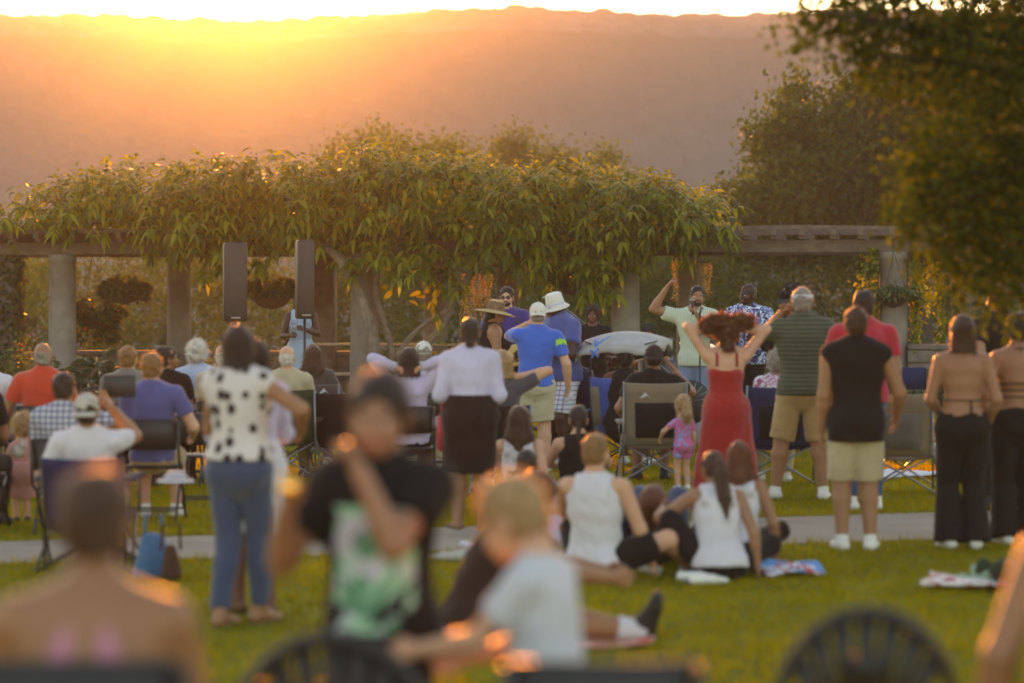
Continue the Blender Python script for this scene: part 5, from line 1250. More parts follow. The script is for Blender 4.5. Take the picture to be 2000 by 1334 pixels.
# --- standing women left of centre
person('woman with dark bob in a blotched white blouse and blue jeans', 468, 365, 1.60, 'f', -22, skin='olive', hair=('bob', 'dark', -.13), top=('sleeveless', dots, .03, .03), bottom=('jeans', M_jean), shoes=('sandal', mat('sandal_tan', (.35, .2, .12), .6)), L='front', R=((.09, .09, -.16), (1, -.5, -.2), 'relax'), step=.8, b=1.06)
person('woman in a lavender top and white skirt mostly hidden behind the woman in jeans', 496, 352, 1.52, 'f', 25, skin='brown', hair=('bob', 'black'), top=('long', lav), bottom=('skirt', M_white, .9, .12), shoes=('sandal', M_dsh), L='front', R='front', step=-.6)
# --- around the loudspeakers
Q = person('performer in a light blue dress standing behind the right loudspeaker', 588, 141, 1.80, 'f', 180, skin='dark', hair=('bob', 'black'), top=('tank', dblue), bottom=('long_skirt', dblue, .9, .14), shoes=('shoe', M_dsh), L='hold', R='front')
seat_person('bald man in beige seated before the right loudspeaker', 'dark green camp chair of the bald man in beige', 562, 198, 'camp', h=1.72, skin='fair', hair=('bald', 'white'), top=('tee', M_beige), bottom=('pants', M_khaki), shoes=('shoe', M_dsh), cargs=dict(M=M_grn))
seat_person('woman with long brown hair in a grey brown cardigan seated', 'dark camp chair of the woman with the grey brown cardigan', 612, 186, 'camp', h=1.68, sex='f', skin='tan', hair=('long', 'brown', -.2), top=('long', M_brnf, .025), bottom=('jeans', M_jean), shoes=('shoe', M_rub), R='rest', L='rest', cargs=dict(M=M_brnf, logo=(.14, .80)), lean=-5)
camp_chair('dark camp chair standing empty right of the long haired woman', 668, 196, -10, M=M_bfab, top=.86)
# --- middle: raised arms, white cap, skirt, straw hat, blue shirts
seat_person('person in lavender with hands clasped behind the head left of the black skirt', 'black folding chair of the person with clasped hands', 800, 218, h=1.70, sex='f', skin='fair', hair=('bob', 'dark'), top=('long', lav), bottom=('pants', M_black), shoes=('shoe', M_dsh), L=((-.05, -.05, .085), (1, .1, .25), 'relax'), R=((-.05, -.05, .085), (1, .1, .25), 'relax'))
seat_person('person in a white cap and loose white blouse seated on a folding chair', 'folding chair under the person in the white cap', 828, 188, h=1.70, sex='f', b=1.1, skin='fair', hair=('short', 'grey'), hat=('cap', capw, 0), top=('long', lav, .03), bottom=('pants', M_beige), shoes=('shoe', M_rub), L='rest', R='rest')
seat_person('blond woman in a dark shirt seated with a hand behind her head', 'dark camp chair of the blond woman with a hand behind her head', 982, 214, 'camp', h=1.70, sex='f', skin='fair', hair=('bob', 'blond'), top=('tee', cloth('slate_cloth', '#4b4650')), bottom=('jeans', M_jean), shoes=('shoe', M_rub), L='head', R=((.0, .0, .06), (1, .1, .05), 'relax'), cargs=dict(M=M_bfab, w=.25, top=.82))
Q = person('woman with a low bun in a sheer white blouse and black skirt', 918, 256, 1.62, 'f', 0, skin='olive', hair=('bun', 'dark', .0), top=('blouse', wblouse, .010, .06), bottom=('skirt', skirtb, .98, .10), shoes=('sandal', mat('sandal_brown', (.2, .11, .07), .6)), L=((.0, .14, -.19), (.35, -.6, -.8), 'relax'), R=((.0, .14, -.19), (.35, -.6, -.8), 'relax'), b=1.15)
t = thing('handbag', 'red bag hanging beside the woman in the black skirt', 'bag', (px(862, 250), FPX / 250, 0)); zc = pz(845, 250)
MB().box((0, 0, zc), (.07, .16, .30), bevel=.03).build('body', mat('red_leather', (.42, .03, .05), .5), t); MB().tube([(0, -.05, zc + .14), (0, -.03, zc + .27), (0, .03, zc + .27), (0, .05, zc + .14)], .008, 6).build('handle', mat('red_leather', None), t)
Q = person('woman in a wide straw hat and black halter dress seen from the side', 962, 178, 1.74, 'f', -78, skin='olive', hair=('bun', 'dark', .0), hat=('straw', straw, bandp), top=('tank', M_black), bottom=('long_skirt', M_black, .95, .13), shoes=('sandal', M_dsh), L='down', R=((.02, .16, -.17), (.3, -.6, -1), 'relax'), b=1.3, hp=10)
Q = person('guitarist with sunglasses and beard in a violet shirt facing the lawn', 990, 163, 1.82, 'm', 172, skin='fair', hair=('short', 'dark'), top=('shirt', vio), bottom=('pants', M_black), shoes=('shoe', M_dsh), L=((.1, .17, -.1), (.6, -.4, -1), 'grip'), R=((-.03, .13, -.16), (.8, -.4, -1), 'grip'))
sunglasses(Q); beard(Q, HAIRC['dark'])
def guitar(Q):
    t = thing('guitar', 'honey coloured guitar held by the guitarist in violet', 'guitar', world(Q, (0, .19, .98)), Q['rz'])
    gw = mat('guitar_wood', (.55, .34, .12), .35, bump=.1); dk = mat('guitar_dark', (.05, .03, .02), .4)
    S = SDF(.03); S.ell((.10, 0, -.03), (.19, .05, .17), k=.05); S.ell((-.14, 0, .02), (.15, .05, .135), k=.05); S.cut((0, .035, 0), (0, 1, 0)); S.cut((0, -.035, 0), (0, -1, 0)); V, F = S.mesh(.012); MB().add(V, F).build('body', gw, t)
    MB().tube([(-.2, .045, .04), (-.55, .045, .13), (-.78, .04, .19)], [.024, .022, .02], 6, flat=.7).build('neck', dk, t)
    MB().box((-.84, .04, .205), (.13, .02, .07), rotm(0, 14, 0), bevel=.008).build('headstock', dk, t)
    for q in (-1, 1): MB().tube([(.02 + .03 * q, .039, -.02 + q * .09), (.06, .039, -.02 + q * .075), (.10 - .03 * q, .039, -.04 + q * .095)], .008, 5, flat=.4).build('sound_hole', dk, t)
    MB().box((.13, .04, -.05), (.03, .012, .12), bevel=.004).build('bridge', dk, t)
    MB().tube([(.26, 0, .03), (.16, -.22, .30), (0, -.25, .44), (-.12, -.1, .50), (-.3, .02, .12)], .012, 6, flat=.3).build('strap', dk, t)
guitar(Q)
Q = person('man in a blue jersey with a green sleeve stripe and cream shorts', 1046, 190, 1.74, 'm', 2, skin='fair', hair=('buzz', 'grey'), hat=('cap', capw, 1), top=('tee', blue, .014, -.015, .72), bottom=('shorts', cream, .88), shoes=('shoe', M_rub), L=((-.06, .09, .07), (.75, .6, -.5), 'grip'), R=((.075, .03, -.30), (.5, -1, 0), 'grip'), b=1.06, roll=3)
e0, e1 = Q['J'][1][0], Q['J'][1][1]
patch(Q, 'top', lambda c, n: (c[:, 0] > .2) & (np.abs((c - e0) @ nrm(e1 - e0) - .125 - .7 * (c[:, 1] - e0[1])) < .028), 'sleeve_stripe', cloth('lime_cloth', '#8fcf4a'))
p = hand_at(Q, 1); tag(MB().box((0, 0, 0), (.035, .02, .13), rotm(20, 40, 0), bevel=.005).build('phone', M_white, None, (p[0], p[1] - .03, p[2] - .03)), 'white phone in the hand of the man in the blue jersey', 'phone')
Q = person('big man in a white bucket hat and blue polo shirt', 1098, 182, 1.84, 'm', 128, skin='dark', hair=('buzz', 'black'), hat=('bucket', capw), top=('shirt', polo, .02, -.03), bottom=('shorts', wplaid, .9), shoes=('shoe', M_rub), L='front', R=((.04, .18, -.16), (.8, -.6, -.6), 'relax'), b=1.22, belly=1, hp=14, lean=6)
seat_person('person in a dark cap low in a large dark blue camp chair', 'large dark blue camp chair right of the man in cream shorts', 1117, 180, 'camp', h=1.66, skin='dark', hair=('buzz', 'black'), hat=('cap', capd, 1), top=('tee', pattern('cap_person_shirt', '#8a86a8', '#3a3a66', 'floral', 14, .5)), bottom=('pants', M_black), shoes=('shoe', M_rub), cargs=dict(M=M_nfab, M2=M_bfab, top=1.0, w=.26), face=-8, lean=-14)
# --- band right of centre
person('musician with dark hair standing among the drums behind the big man', 1158, 158, 1.58, 'm', 170, skin='brown', hair=('curly', 'dark'), top=('tee', M_black), bottom=('pants', M_black), shoes=('shoe', M_dsh), L='front', R='front')
Q = person('drummer with black headphones low behind the canopy chair', 1266, 152, 1.66, 'm', 180, 'sit', seat=.5, skin='olive', hair=('short', 'black'), hat=('headphones', M_blackp), top=('tee', M_black), bottom=('pants', M_black), shoes=('shoe', M_dsh), L='hold', R='hold', hp=28)
tag(MB().lathe([(.001, .5), (.16, .5), (.17, .47), (.15, .44), (.03, .43), (.025, .05), (.2, .02), (.2, 0)], 14).build('drum_stool', M_blackp, None, at(1266, 152)), 'round black stool under the drummer', 'stool')
Q = person('singer in a mint shirt and jeans with one arm raised singing into a microphone', 1358, 167, 1.84, 'm', 168, skin='tan', hair=('fade', 'black'), top=('shirt', mint, .02, -.03), bottom=('jeans', mat('light_denim', (.16, .22, .34), .85, bump=.3)), shoes=('shoe', M_rub), R=((.07, .08, .175), (1, .1, -.6), 'point'), L=((-.075, .17, .015), (.5, .1, -1), 'grip'), hp=-6, hr=-8, hy=14)
beard(Q, HAIRC['black'])
p = hand_at(Q, -1); t = thing('microphone', 'silver microphone in the hand of the singer in mint', 'microphone', (p[0], p[1] - .02, p[2])); MB().tube([(0, 0, -.07), (-.01, .01, .07)], [.012, .017], 8).build('body', M_blackp, t); MB().ball((-.012, .012, .095), .028, 8).build('microphone_head', M_steel, t)
person('man in a white and blue floral shirt standing on stage right of the singer', 1462, 166, 1.86, 'm', 166, skin='dark', hair=('buzz', 'black'), top=('shirt', flor, .022, -.03), bottom=('pants', M_black), shoes=('shoe', M_dsh), L='front', R='front', hy=-36, b=1.06)
person('person with a big dark afro in black beyond the man in green', 1548, 172, 1.84, 'm', 20, skin='dark', hair=('afro', 'black'), top=('long', M_black), bottom=('pants', M_black), shoes=('shoe', M_dsh), L='front', R='front')
# --- seated right of centre
def canopy_chair():
    s, x = 182, 1222; t = camp_chair('blue camp chair with a pale grey canopy roof with a blue mark', x, s, -18, M=M_bluef, Mf=M_bmetal, top=.95, w=.30, side=M_tfab)
    cg = mat('canopy_grey', (.52, .50, .49), .8, bump=.2, trans=.25); a = np.linspace(-1, 1, 13); k = np.linspace(-1, 1, 9); zc = pz(672, s)
    f = lambda u, v: (u * .44, v * .34 - .06, zc + .11 - .085 * u * u - .06 * v * v + .07 * v)
    MB().sheet([[f(u, v) for u in a] for v in k], thick=.006).build('canopy', cg, t)
    for v in (-1, 1): MB().sheet([[(f(u, v)[0], f(u, v)[1] + .006 * v, f(u, v)[2] + .002 - d * (.075 - .03 * u * u + .012 * math.cos(u * 12))) for u in a] for d in (0, .5, 1)], thick=.005).build('valance', cg, t)
    for u in (-1, 1): MB().sheet([[(f(u, v)[0] + .004 * u, f(u, v)[1], f(u, v)[2] + .002 - d * (.08 + .03 * math.cos(v * 7))) for v in k] for d in (0, .5, 1)], thick=.005).build('valance', cg, t)
    bl = mat('blue_print', hx('#4f7fd0'), .7)
    g = lambda u, v: V3(f(u, v)) + [0, 0, .007]
    h = lambda u, d: V3(f(u, -1)) + [0, -.010, -d]
    MB().tube([h(-.62, .015), h(-.52, .055), h(-.42, .10)], .014, 6, flat=.35, up=(0, 1, 0)).build('blue_mark', bl, t); MB().tube([h(-.42, .012), h(-.52, .055), h(-.60, .10)], .014, 6, flat=.35, up=(0, 1, 0)).build('blue_mark', bl, t)
    MB().tube([g(-.65, -.3), g(-.55, -.6), g(-.5, -.96)], .02, 6, flat=.2).build('blue_mark', bl, t); MB().tube([g(-.3, -.3), g(-.42, -.6), g(-.5, -.9)], .016, 6, flat=.2).build('blue_mark', bl, t)
    for q in (-1, 1): MB().tube([(q * .29, -.36, .95), (q * .30, -.30, zc), (q * .40, -.2, zc + .03)], .010, 6).build('canopy_post', M_bmetal, t)
canopy_chair()
person('broad person with bare arms seated under the grey canopy', 1222, 184, 1.68, 'f', -18, 'sit', seat=.37, skin='brown', hair=('updo', 'black'), top=('tank', M_black), bottom=('shorts', M_black), shoes=('shoe', M_rub), L='rest', R=((.0, .24, .0), (.6, -.2, -1), 'grip'), b=1.35)
seat_person('man in a dark backward cap and black t-shirt clapping in a taupe camp chair', 'taupe and black camp chair with a white triangle emblem', 1276, 202, 'camp', h=1.74, skin='tan', hair=('short', 'dark'), hat=('cap', capd, 1), top=('tee', M_black), bottom=('shorts', M_black), shoes=('shoe', M_dsh), L='rest', R=((.02, .17, .05), (.9, 0, -1), 'flat'), cargs=dict(M=M_tfab, M2=M_bfab, w=.30, top=.98, logo=(-.10, .83)))
Q = person('small blond girl in a pink printed top standing beside the woman in red', 1334, 210, .80, 'c', 15, skin='fair', hair=('pony', 'blond', -.08), top=('tee', kidp, .012), bottom=('shorts', kidp, .6), shoes=('shoe', M_rub), L=((.14, .12, -.2), (.6, -.5, 0), 'relax'), R='down', b=1.1)
person('woman in a long red strap dress lifting her curly ginger hair with both hands', 1418, 240, 1.62, 'f', 0, skin='fair', hair=('lifted', 'auburn'), top=('dress', rdress, .010), bottom=('long_skirt', rdress, 1.02, .185), shoes=('sandal', M_dsh), L=((-.055, .0, .12), (1, .05, .0), 'relax'), R=((-.045, .0, .13), (1, .05, -.15), 'relax'), b=1.05)
seat_person('person with curly grey hair in a pink and white print', 'navy camp chair between the woman in red and the man in green', 1518, 204, 'camp', h=1.66, sex='f', skin='fair', hair=('curly', 'grey'), top=('tee', wfl, .02), bottom=('pants', M_beige), shoes=('shoe', M_rub), cargs=dict(M=M_nfab, M2=M_bfab, w=.32, top=.95, logo=(0, .86)), b=1.1)
# --- standing group on the right
Q = person('man with a white headband in a striped green shirt filming with both hands', 1567, 221, 1.87, 'm', 0, skin='olive', hair=('short', 'grey'), hat=('visor', M_white), top=('tee', green, .018, -.03, .7), bottom=('shorts', M_khaki, .98), shoes=('shoe', M_rub), L=((-.03, .12, .08), (.7, .2, -.9), 'grip'), R=((-.16, .13, .075), (.6, .1, -1), 'grip'), feet={-1: ((-.125, .03, .042), (-.1, 1, .1)), 1: ((.10, .0, .042), (.1, 1, .1))}, b=1.1, hy=-8)
p = (V3(hand_at(Q, -1)) + V3(hand_at(Q, 1))) / 2; tag(MB().box((0, 0, 0), (.15, .01, .075), bevel=.004).build('phone', M_blackp, None, (p[0], p[1] + .04, p[2] + .02)), 'phone held sideways by the man in green', 'phone')
p = Q['J'][-1]; w = world(Q, p[2] + (p[1] - p[2]) * .08); d = p[1] - p[2]; mb = MB().tube([V3((0, 0, 0)) - nrm(d) * .014, nrm(d) * .014], .031, 10); tag(mb.build('wrist_watch', mat('pale_watch', (.6, .58, .55), .3, metal=.5), None, w), 'pale watch on the left wrist of the man in green', 'watch')
person('man in a red shirt with a dark backpack standing on the right', 1687, 233, 1.84, 'm', 6, skin='olive', hair=('short', 'dark'), top=('tee', crim, .016, -.03), bottom=('jeans', M_jean), shoes=('shoe', M_rub), L='front', R='down', b=1.08)
t = thing('backpack', 'dark backpack on the back of the man in red', 'backpack', (px(1687, 233), FPX / 233 - .20, 0), R_(6)); S = SDF(.04); S.ell((0, 0, 1.26), (.15, .09, .2)); S.ell((0, -.06, 1.18), (.11, .06, .11)); V, F = S.mesh(.016); bpm = cloth('backpack_cloth', '#2b2529'); MB().add(V, F).build('body', bpm, t)
for q in (-1, 1): MB().tube([(q * .10, .03, 1.12), (q * .14, .12, 1.36), (q * .12, .17, 1.53), (q * .11, .28, 1.50), (q * .13, .32, 1.3)], .022, 6, flat=.4).build('strap', bpm, t)
person('man in a black sleeveless shirt and beige shorts on the near lawn', 1672, 279, 1.70, 'm', -4, skin='olive', hair=('short', 'brown'), top=('sleeveless', M_black, .022, -.075), bottom=('shorts', M_beige, .96), shoes=('shoe', M_rub), L=((.03, .03, -.318), (.2, -1, 0), 'relax'), R=((.06, .10, -.27), (.5, -1, 0), 'relax'), b=1.05)
person('woman with a brown bob in a tie back halter and black trousers', 1880, 277, 1.64, 'f', 0, skin='tan', hair=('bob', 'brown', -.12), top=('halter', M_black), bottom=('wide', M_black), shoes=('shoe', M_rub), L=((-.02, .12, -.24), (.55, -.8, 0), 'relax'), R=((.02, .07, -.285), (.5, -.9, 0), 'relax'), b=1.05)
person('woman at the right edge in a laced black top and black trousers', 1988, 272, 1.66, 'f', 5, skin='tan', hair=('updo', 'black'), top=('halter', M_black, (.36, .45, .54)), bottom=('wide', M_black), shoes=('shoe', M_rub), L=((.08, .03, -.305), (.4, -.9, 0), 'relax'), R='down')
person('man in a black t-shirt with cropped hair standing beyond the women in black trousers', 1950, 232, 1.88, 'm', 20, skin='tan', hair=('fade', 'sandy'), top=('tee', M_black), bottom=('pants', M_black), shoes=('shoe', M_dsh), L='clasp', R='clasp', b=1.1)
camp_chair('grey camp chair behind the man in beige shorts', 1762, 213, -12, M=M_tfab, M2=M_gfab, Mf=M_steel, top=.92)
folding_chair('navy folding chair beside the man in red', 1765, 176, 0, M=M_nfab, hb=1.0)
def lounge():
    t = thing('beach_chair', 'low aluminium beach chair with wooden arms right of the grey camp chair', 'chair', at(1802, 188), R_(-75))
    MB().sheet([[(u, .3 - .6 * k, .22 - .05 * math.sin(3 * k)) for u in (-.26, 0, .26)] for k in np.linspace(0, 1, 6)], thick=.012).build('seat', mat('pale_canvas', (.62, .58, .55), .8), t)
    MB().sheet([[(u, -.3 - .3 * k, .22 + .42 * k) for u in (-.26, 0, .26)] for k in np.linspace(0, 1, 4)], thick=.012).build('backrest', M_gfab, t)
    for q in (-1, 1):
        MB().tube([(q * .28, .36, .01), (q * .28, -.1, .45), (q * .28, -.3, .62)], .012, 6).build('leg', M_alu, t); MB().tube([(q * .29, -.42, .01), (q * .29, .2, .42)], .012, 6).build('leg', M_alu, t)
        MB().box((q * .29, -.02, .44), (.05, .5, .02), bevel=.006).build('armrest', mat('arm_wood', (.5, .25, .1), .5), t)
lounge()

# --- sitting on the lawn
person('woman with a low braid in a black racer back tank sitting on the grass', 1130, 238, 1.66, 'f', 0, 'ground', skin='fair', hair=('braid', 'dark'), top=('tank', M_black), bottom=('pants', M_black), shoes=('shoe', M_dsh), L='knee', R='knee', b=1.1, hp=10)
person('woman with long wavy brown hair in white sitting on the grass', 1016, 240, 1.66, 'f', -10, 'ground', skin='fair', hair=('long', 'brown', -.34), top=('tank', M_white), bottom=('long_skirt', M_white, .9, .16), shoes=('sandal', M_dsh), L='knee', R='ground', feet={-1: ((-.1, .32, .04), (-1, .3, .5)), 1: ((.02, .3, .04), (1, .3, .5))})
person('person with dark hair reclining on the grass behind the blond child', 1052, 268, 1.6, 'f', -12, 'ground', skin='olive', hair=('bun', 'dark'), top=('long', lav), bottom=('pants', M_jean), shoes=('shoe', M_rub), lean=-52, L='ground', R='ground', feet={-1: ((-.08, .40, .03), (0, .3, 1)), 1: ((.06, .40, .03), (0, .3, 1))})
person('young man with a high fade in a white tank top sitting on the lawn', 1162, 311, 1.66, 'm', -16, 'ground', skin='fair', hair=('fade', 'sandy'), top=('tank', M_white, .02), bottom=('shorts', M_black), shoes=('shoe', M_rub), L='knee', R=((.10, .08, -.30), (.6, -.9, 0), 'flat'), feet={-1: ((-.02, .30, .04), (-.6, .3, 1)), 1: ((.30, .26, .04), (.9, .4, .25))}, hy=-6)
person('person in dark jeans lying back on the grass with knees raised', 1282, 292, 1.68, 'f', -8, 'ground', skin='tan', hair=('long', 'ginger', -.2), top=('tee', M_navy), bottom=('pants', M_jean), shoes=('shoe', M_rub), lean=-76, roll=14, L=((.02, .15, -.12), (.6, -.4, -.8), 'relax'), R=((.06, .12, -.14), (.6, -.4, -.8), 'relax'), feet={-1: ((-.06, .30, .045), (-.1, .3, 1)), 1: ((.07, .29, .045), (.1, .3, 1))})
person('woman with a long brown ponytail in a white top sitting on the lawn', 1404, 312, 1.50, 'f', 6, 'ground', skin='tan', hair=('pony', 'brown', -.30), top=('tank', M_white, .018), bottom=('pants', M_black), shoes=('shoe', M_rub), L=((.10, .20, -.06), (.8, -.2, -.6), 'relax'), R=((.07, -.05, -.30), (.4, -1, 0), 'flat'), lean=16, hp=10, hy=14, feet={-1: ((-.24, .22, .04), (-.6, .3, 1)), 1: ((.06, .26, .04), (1, .3, .4))}, b=1.06)
person('woman with loose brown hair sitting beyond the one with the long ponytail', 1442, 296, 1.50, 'f', -8, 'ground', skin='olive', hair=('long', 'ginger', -.22), top=('tank', M_white), bottom=('pants', M_black), shoes=('shoe', M_rub), L='knee', R=((.07, .02, -.30), (.5, -1, 0), 'flat'), lean=14)
Q = person('man in a dark brown shirt sitting on a red blanket, one leg stretched out', 925, 388, 1.76, 'm', -86, 'ground', skin='olive', hair=('short', 'brown'), top=('tee', brown, .03), bottom=('shorts', vio, .75), shoes=('shoe', M_dsh, M_white), lean=30, L='knee', R='knee', feet={-1: ((-.10, .26, .04), (-.5, .3, 1)), 1: ((.02, .485, .04), (.1, .1, 1))}, b=1.12, hp=12)
# --- foreground, far out of focus
Q = person('boy in a black shirt with a mint print, hand at his face', 745, 690, 1.515, 'c', 172, skin='tan', hair=('short', 'dark'), top=('tee', M_black, .026, -.06), bottom=('pants', M_black), shoes=('shoe', M_dsh), L=((-.11, .14, .04), (.35, .1, -1), 'grip'), R=((.05, .17, -.035), (.45, -.3, -1), 'grip'), hp=8, b=1.0)
mintp = pattern('mint_print', '#8fc2a0', '#b7b4c4', 'floral', 9, .52, ink2='#54876a')
patch(Q, 'top', lambda c, n: (n[:, 1] > .35) & (np.abs(c[:, 0]) < .11) & (c[:, 2] > .80) & (c[:, 2] < 1.14) & (np.sin(c[:, 0] * 21 + 1) + np.sin(c[:, 2] * 26 + 2) + .8 * np.sin(c[:, 0] * 50 + c[:, 2] * 44) > -.75), 'shirt_print', mintp)
p = hand_at(Q, 1); t = thing('glint_cup', 'small copper cup added for a sun glint by the boy in black', 'cup', (p[0] + .01, p[1] - .03, p[2] + .02)); cop = mat('polished_copper', (.95, .45, .12), .16, metal=1.0, var=.05); MB().lathe([(.001, -.03), (.015, -.029), (.024, -.012), (.025, .006), (.020, .022), (.018, .03), (.016, .03), (.017, .02), (.001, -.02)], 20).build('body', cop, t); MB().lathe([(.019, .028), (.021, .031), (.019, .034), (.016, .031)], 20).build('rim', cop, t)  # invented cup, small and polished to throw a blurred sun glint
person('small blond child in a pale blue t-shirt leaning to the left in the foreground', 1066, 720, 1.22, 'c', 66, skin='fair', hair=('short', 'blond'), top=('tee', tee_b, .02, -.06), bottom=('shorts', M_jean), shoes=('shoe', M_dsh), L=((.0, .26, -.16), (.3, -.5, -1), 'relax'), R=((-.0, .22, -.20), (.3, -.5, -1), 'relax'), hp=26, hy=-4, lean=6)
Q = seat_person('person with a bare back and pink strap top in the near left corner', 'black chair back under the bare backed person in the near left corner', 182, 905, h=1.66, sex='f', skin='olive', hair=('fade', 'brown'), top=('halter', cloth('pink_top_cloth', '#b9788a')), bottom=('pants', M_black), shoes=('shoe', M_dsh), b=1.15, lean=2, cargs=dict(hb=.97), seat=.46)
for q in (-1, 1): MB().tube([Q['N'] + V3((q * .012, -.085, -.02)), Q['spine'](.8) + V3((q * .045, -.118, 0)), Q['spine'](.55) + V3((q * .085, -.118, 0))], [.012, .026, .034], 8, flat=.25, up=(0, 1, 0)).build('strap', cloth('pink_top_cloth', None), Q['body'])
seat_person('person in red at the near right corner with only a bare arm in view', 'black chair at the near right corner beyond the frame', 2150, 715, h=1.72, sex='m', skin='olive', hair=('short', 'dark'), top=('tank', crim), bottom=('pants', M_black), shoes=('shoe', M_dsh), L=((.075, .03, -.30), (.6, -.8, 0), 'relax'), seat=.46)
fan_chair('black fan backed folding chair standing alone at the lower right', 1662, 700, 2, top=.88, w=.235)
fan_chair('black fan backed folding chair before the boy in black', 676, 760, -4, top=.885, w=.245)
folding_chair('black flat backed folding chair in front of the blond child', 1172, 815, 0, group='black flat backed chairs in the foreground', hb=.885)

# ------------------------------------------------------------------ things lying on the lawn
def blanket(label, x, s, w, d, M, face=0, name='blanket'):
    X, Y, Z = at(x, s); n, m = 18, 14; u = np.linspace(-w / 2, w / 2, n); v = np.linspace(-d / 2, d / 2, m); g = np.random.default_rng(n + int(x)); ph = g.uniform(0, 6, 6)
    P = [[(a + .03 * math.sin(b * 9 + ph[0]), b + .04 * math.sin(a * 7 + ph[1]), .03 + .018 * math.sin(a * 13 + ph[2]) * math.sin(b * 11 + ph[3]) + .03 * max(0, math.sin(a * 5 + b * 4 + ph[4])) ** 3) for b in v] for a in u]
    return tag(MB().sheet(P, thick=.012).build(name, M, None, (X, Y, Z), R_(face)), label, name)
blanket('red, white and blue towel on the grass right of the ponytailed woman', 1528, 307, .40, .5, pattern('towel_print', '#d8dde6', '#c03a34', 'floral', 7, .5, ink2='#4f8fc9'), 20, 'towel')
blanket('white and red blanket on the lawn at the right edge', 1925, 322, .72, .55, pattern('picnic_print', '#d9d2cc', '#a8404a', 'floral', 9, .55), -10)
blanket('red orange blanket under the man in the brown t-shirt', 1000, 384, 1.35, .8, pattern('red_blanket_print', '#c44a38', '#d8a89a', 'plaid', 6, .25), 4)
blanket('pale mat on the far grass near the navy folding chair', 1790, 196, .9, .5, M_white, 10)
def shoe_pair(label, x, s, M, face, sep=.12):
    t = thing('shoe_pair', label, 'shoes', at(x, s), R_(face), 'shoes left on the grass')
    for q in (-1, 1):
        S = SDF(.02); S.seg((q * sep, -.09, .04), (q * sep, .03, .035), (.038, .036), (.042, .03), xd=(1, 0, 0)); S.seg((q * sep, .03, .035), (q * sep, .12, .026), (.042, .03), (.032, .018), xd=(1, 0, 0)); S.ell((q * sep, -.06, .09), (.028, .04, .03), op=-1); V, F = S.mesh(.009); MB().add(V, F).build('shoe', M, t)
shoe_pair('pair of pale grey sneakers on the grass below the path', 895, 291, mat('grey_sneaker', (.42, .40, .36), .7), 60); shoe_pair('white sneakers by the crossed legs of the ponytailed woman', 1370, 318, M_rub, -70, .09)
def crumpled(label, x, s, r, M, name, cat, zs=.6):
    X, Y, Z = at(x, s); S = SDF(.03); g = np.random.default_rng(int(x))
    for _ in range(6): S.ell((g.normal(0, r * .5), g.normal(0, r * .4), r * zs * g.uniform(.3, .9)), (r * g.uniform(.3, .6), r * g.uniform(.3, .6), r * zs * g.uniform(.3, .7)))
    S.wrinkle(.006, 40, int(x)); S.cut((0, 0, .004), (0, 0, -1)); V, F = S.mesh(.012); return tag(MB().add(V, F).build(name, M, None, (X, Y, Z)), label, cat)
crumpled('crumpled white cloth on the grass beside the grey sneakers', 932, 281, .11, M_white, 'cloth', 'cloth')
crumpled('dark green bag lying on the white and red blanket', 1960, 322, .17, M_grn, 'duffel_bag', 'bag', .8); crumpled('green round cushion on the white and red blanket', 1912, 320, .10, cloth('sage_cloth', '#7f9a80'), 'cushion', 'cushion', .9)
def tote(label, x, s, w, h, M):
    t = thing('tote_bag', label, 'bag', at(x, s), R_(15)); S = SDF(.04); S.seg((0, 0, .05), (0, 0, h), (w / 2, .10), (w * .3, .05), xd=(1, 0, 0)); S.wrinkle(.01, 22, 5); S.cut((0, 0, .005), (0, 0, -1)); V, F = S.mesh(.014); MB().add(V, F).build('body', M, t)
    MB().tube([(-.06, 0, h), (-.05, 0, h + .16), (.05, 0, h + .16), (.06, 0, h)], .010, 6).build('handle', M, t)
tote('blue cloth bag on the grass beside the dark blue camp chair', 300, 312, .26, .24, cloth('bag_blue', '#33638a')); tote('small dark brown bag right of the blue cloth bag', 334, 316, .11, .20, cloth('bag_brown', '#4a3226'))
X, Y, Z = at(345, 318); tag(MB().lathe([(.001, .075), (.05, .07), (.08, .03), (.12, .012), (.12, .005), (.07, .0)], 16).build('sun_hat', pattern('zebra_print', '#d8d4d8', '#22202a', 'stripe', 40, .5), None, (px(343, 318), Y, .62)), 'black and white striped hat on the armrest of the blue camp chair', 'hat')

